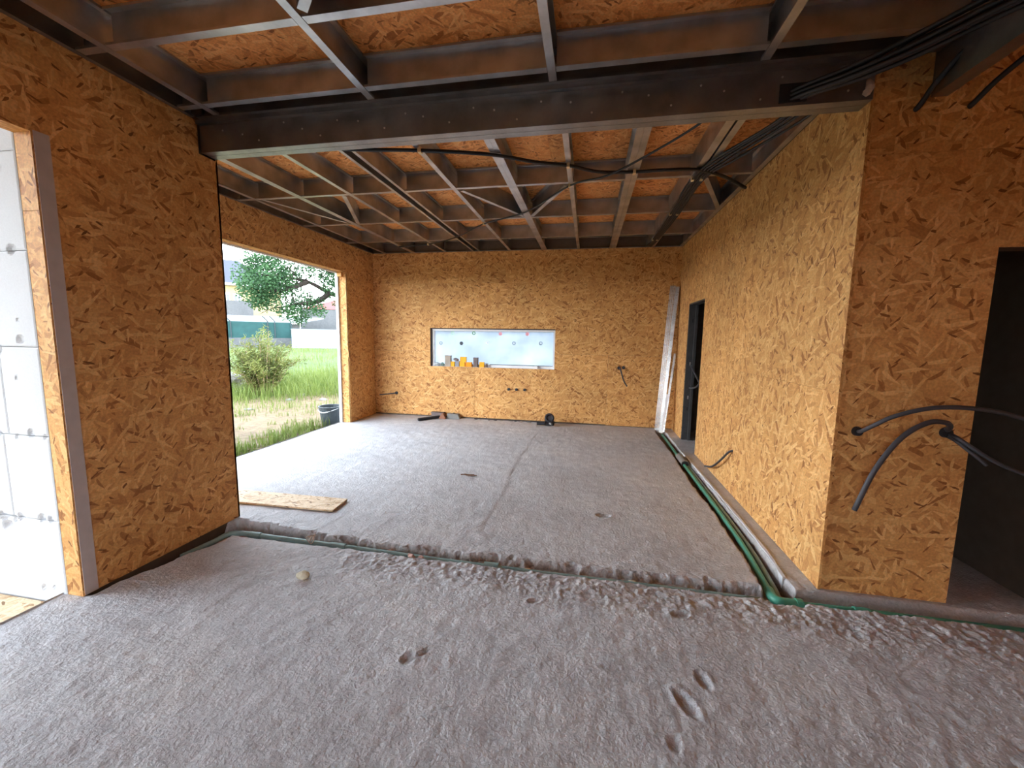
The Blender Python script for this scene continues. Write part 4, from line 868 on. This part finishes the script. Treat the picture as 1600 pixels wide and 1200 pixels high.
# yellow house
f = Far(400, 42); hs = tag(empty('house', f.P(0, 4, 0)), 'pale yellow house with a grey roof behind the tree', 'house')
xa, xb = f.x(300), f.x(442); ze, zr = f.z(360, 446), f.z(360, 417)
f.bx(xa, xb, 0, 9, -1, ze).build('wall', M_YWALL, hs); f.bx(xa - .4, xb + .4, -.5, 9.5, ze, ze + .18).build('eaves', M_PVC, hs)
m = MB(); m.add([f.P(xa - .4, -.5, ze + .18), f.P(xb + .4, -.5, ze + .18), f.P(xb + .4, 9.5, ze + .18), f.P(xa - .4, 9.5, ze + .18), f.P(xa + 2, 4.5, zr + 1.2), f.P(xb - 3.2, 4.5, zr + 1.2)], [(0, 1, 5, 4), (2, 3, 4, 5), (1, 2, 5), (3, 0, 4), (3, 2, 1, 0)]); m.build('roof', M_SLATE, hs)
for (u0, u1, v0, v1) in ((352, 363, 457, 478), (369, 380, 459, 479)):
    wn_ = f.bx(f.x(u0), f.x(u1), -.06, .05, f.z(u0, v1), f.z(u0, v0)).build('window', M_PVC, hs); um = (u0 + u1) / 2
    for a, b in ((u0 + 1.2, um - .5), (um + .5, u1 - 1.2)): f.bx(f.x(a), f.x(b), -.08, -.058, f.z(u0, v1 - 1), f.z(u0, v0 + 3)).build('pane', M_GLASSD, wn_)
f = Far(375, 38.5); tag(f.bx(f.x(345), f.x(398), 0, .3, -.5, f.z(375, 470)).build('block_wall', M_CONC), 'stained grey block wall in front of the yellow house', 'wall')
f = Far(430, 33); sh = tag(empty('shed', f.P(0, 2, 0)), 'low shed with a pale sheet roof behind the green fence', 'shed')
f.bx(f.x(352), f.x(470), .6, 2.5, 0, f.z(430, 505)).build('wall', M_CONC, sh)
m = MB(); xa, xb = f.x(345), f.x(513); za, zb2 = f.z(430, 504), f.z(430, 494); m.add([f.P(x, y, z) for x, y, z in ((xa, 0, za), (f.x(470), 0, za), (f.x(470), 0, za + .08), (xa, 0, za + .08), (xa, 2.8, zb2), (xb, 2.8, zb2), (xb, 2.8, zb2 + .08), (xa, 2.8, zb2 + .08))], [(0, 1, 5, 4), (3, 2, 6, 7), (0, 1, 2, 3), (4, 5, 6, 7), (1, 5, 6, 2), (0, 4, 7, 3)]); m.build('roof', M_CORR, sh)
f = Far(490, 37.5); gb = tag(f.bx(f.x(470), f.x(600), 0, 6, 0, f.z(500, 484)).build('outbuilding', M_CONC), 'plain grey outbuilding right of the shed', 'building')
f = Far(520, 48); rh = tag(empty('house', f.P(0, 3, 0)), 'distant white house with a red tiled roof at the garden opening edge', 'house')
xa, xb = f.x(478), f.x(600); ze = f.z(520, 484); f.bx(xa, xb, 0, 8, -1, ze).build('wall', M_WHITEW, rh); zr = f.z(520, 470)
m = MB(); m.add([f.P(xa - .3, -.4, ze), f.P(xb + .3, -.4, ze), f.P(xb + .3, 8.4, ze), f.P(xa - .3, 8.4, ze), f.P(xa + 3, 4, zr + .4), f.P(xb - 3, 4, zr + .4)], [(0, 1, 5, 4), (2, 3, 4, 5), (1, 2, 5), (3, 0, 4), (3, 2, 1, 0)]); m.build('roof', M_REDT, rh)
# fence and garden walls
f = Far(405, 31); fe = tag(empty('fence', f.P(0, 0, 0)), 'green privacy-screen fence on a low concrete footing', 'fence')
f.bx(f.x(335), f.x(457), 0, .2, 0, f.z(405, 528)).build('footing', M_CONC, fe); f.bx(f.x(335), f.x(457), .08, .11, f.z(405, 528), f.z(405, 503)).build('screen', M_SCREEN, fe)
for u in (361, 419, 430, 455):
    m = MB(); a = f.x(u); z1 = f.z(u, 502); m.tube([f.P(a, .03, f.z(u, 528)), f.P(a, .03, z1), f.P(a - .28, -.1, z1 + .32)], .035, 6); m.build('post', M_POST, fe)
f = Far(490, 30); ww = tag(f.bx(f.x(455.5), f.x(620), 0, .2, -.1, f.z(490, 515.5)).build('garden_wall', M_WHITEW), 'smooth white garden wall right of the green fence', 'wall'); f.bx(f.x(455.5) - .03, f.x(620), -.03, .23, f.z(490, 515.5), f.z(490, 514.3)).build('coping', M_CORR, ww)

# bucket by the threshold
p = W(517, 655, 7.9); z0 = gzf(p.x, p.y); bk = tag(empty('bucket', (p.x, p.y, z0)), 'black plastic bucket in the grass beside the garden opening', 'bucket')
m = MB(); n = 20; vs = []; fs = []
for (r, z) in ((.15, 0), (.19, .34), (.205, .34), (.205, .36), (.185, .36), (.142, .02)):
    vs += [(p.x + r * math.cos(2 * math.pi * k / n), p.y + r * math.sin(2 * math.pi * k / n), z0 + z) for k in range(n)]
for j in range(5): fs += [(j * n + k, j * n + (k + 1) % n, (j + 1) * n + (k + 1) % n, (j + 1) * n + k) for k in range(n)]
fs += [tuple(range(n))[::-1], tuple(range(5 * n, 6 * n))]; m.add(vs, fs).build('shell', M_BUCKET, bk)
MB().tube(smoothpath([(p.x - .2, p.y, z0 + .34), (p.x - .13, p.y - .16, z0 + .30), (p.x, p.y - .215, z0 + .27), (p.x + .13, p.y - .16, z0 + .30), (p.x + .2, p.y, z0 + .34)], 5), .006, 5).build('handle', M_ZINC, bk)
# rubble heap and dead sticks
M_RUB = plain('pale_rubble', srgb(128, 122, 116), 0.9, var=.15, scale=9, bump=.3)
ra = random.Random(21)
for i in range(16):
    q = W(ra.uniform(345, 395), 560, 14.2 + ra.uniform(-.7, .7)); z = gzf(q.x, q.y); s = ra.uniform(.14, .34); rock('rubble_stone', (q.x, q.y, z - .04 + (.25 if i % 3 == 0 else 0)), (s, s * .8, s * .6), M_RUB, 'pale broken stone in the rubble heap left of the bush', 'stone', 'rubble heap left of the bush', 100 + i)
for i, (u, v, r) in enumerate(((474, 597, 12.0), (452, 610, 11.2), (505, 612, 11.0), (388, 620, 10.2))):
    q = W(u, v, r); rock('ground_stone', (q.x, q.y, gzf(q.x, q.y) - .03), (.11, .08, .05), M_RUB, 'pale stone half hidden in the grass before the bush', 'stone', 'stones in the grass before the bush', 130 + i)
for i, (u, v, r, a) in enumerate(((425, 655, 7.2, .6), (448, 660, 6.8, 2.2), (470, 650, 7.6, 1.2), (405, 668, 6.5, .2))):
    q = W(u, v, r); m = MB(); L = .28
    m.tube([(q.x - L * math.cos(a), q.y - L * math.sin(a), gzf(q.x, q.y) + .015), (q.x, q.y, gzf(q.x, q.y) + .035), (q.x + L * math.cos(a + .3), q.y + L * math.sin(a + .3), gzf(q.x, q.y) + .03)], .010, 5); tag(m.build('dry_stick', M_TWIG), 'dry stick lying on the bare sand outside the garden opening', 'stick', 'sticks on the sand')
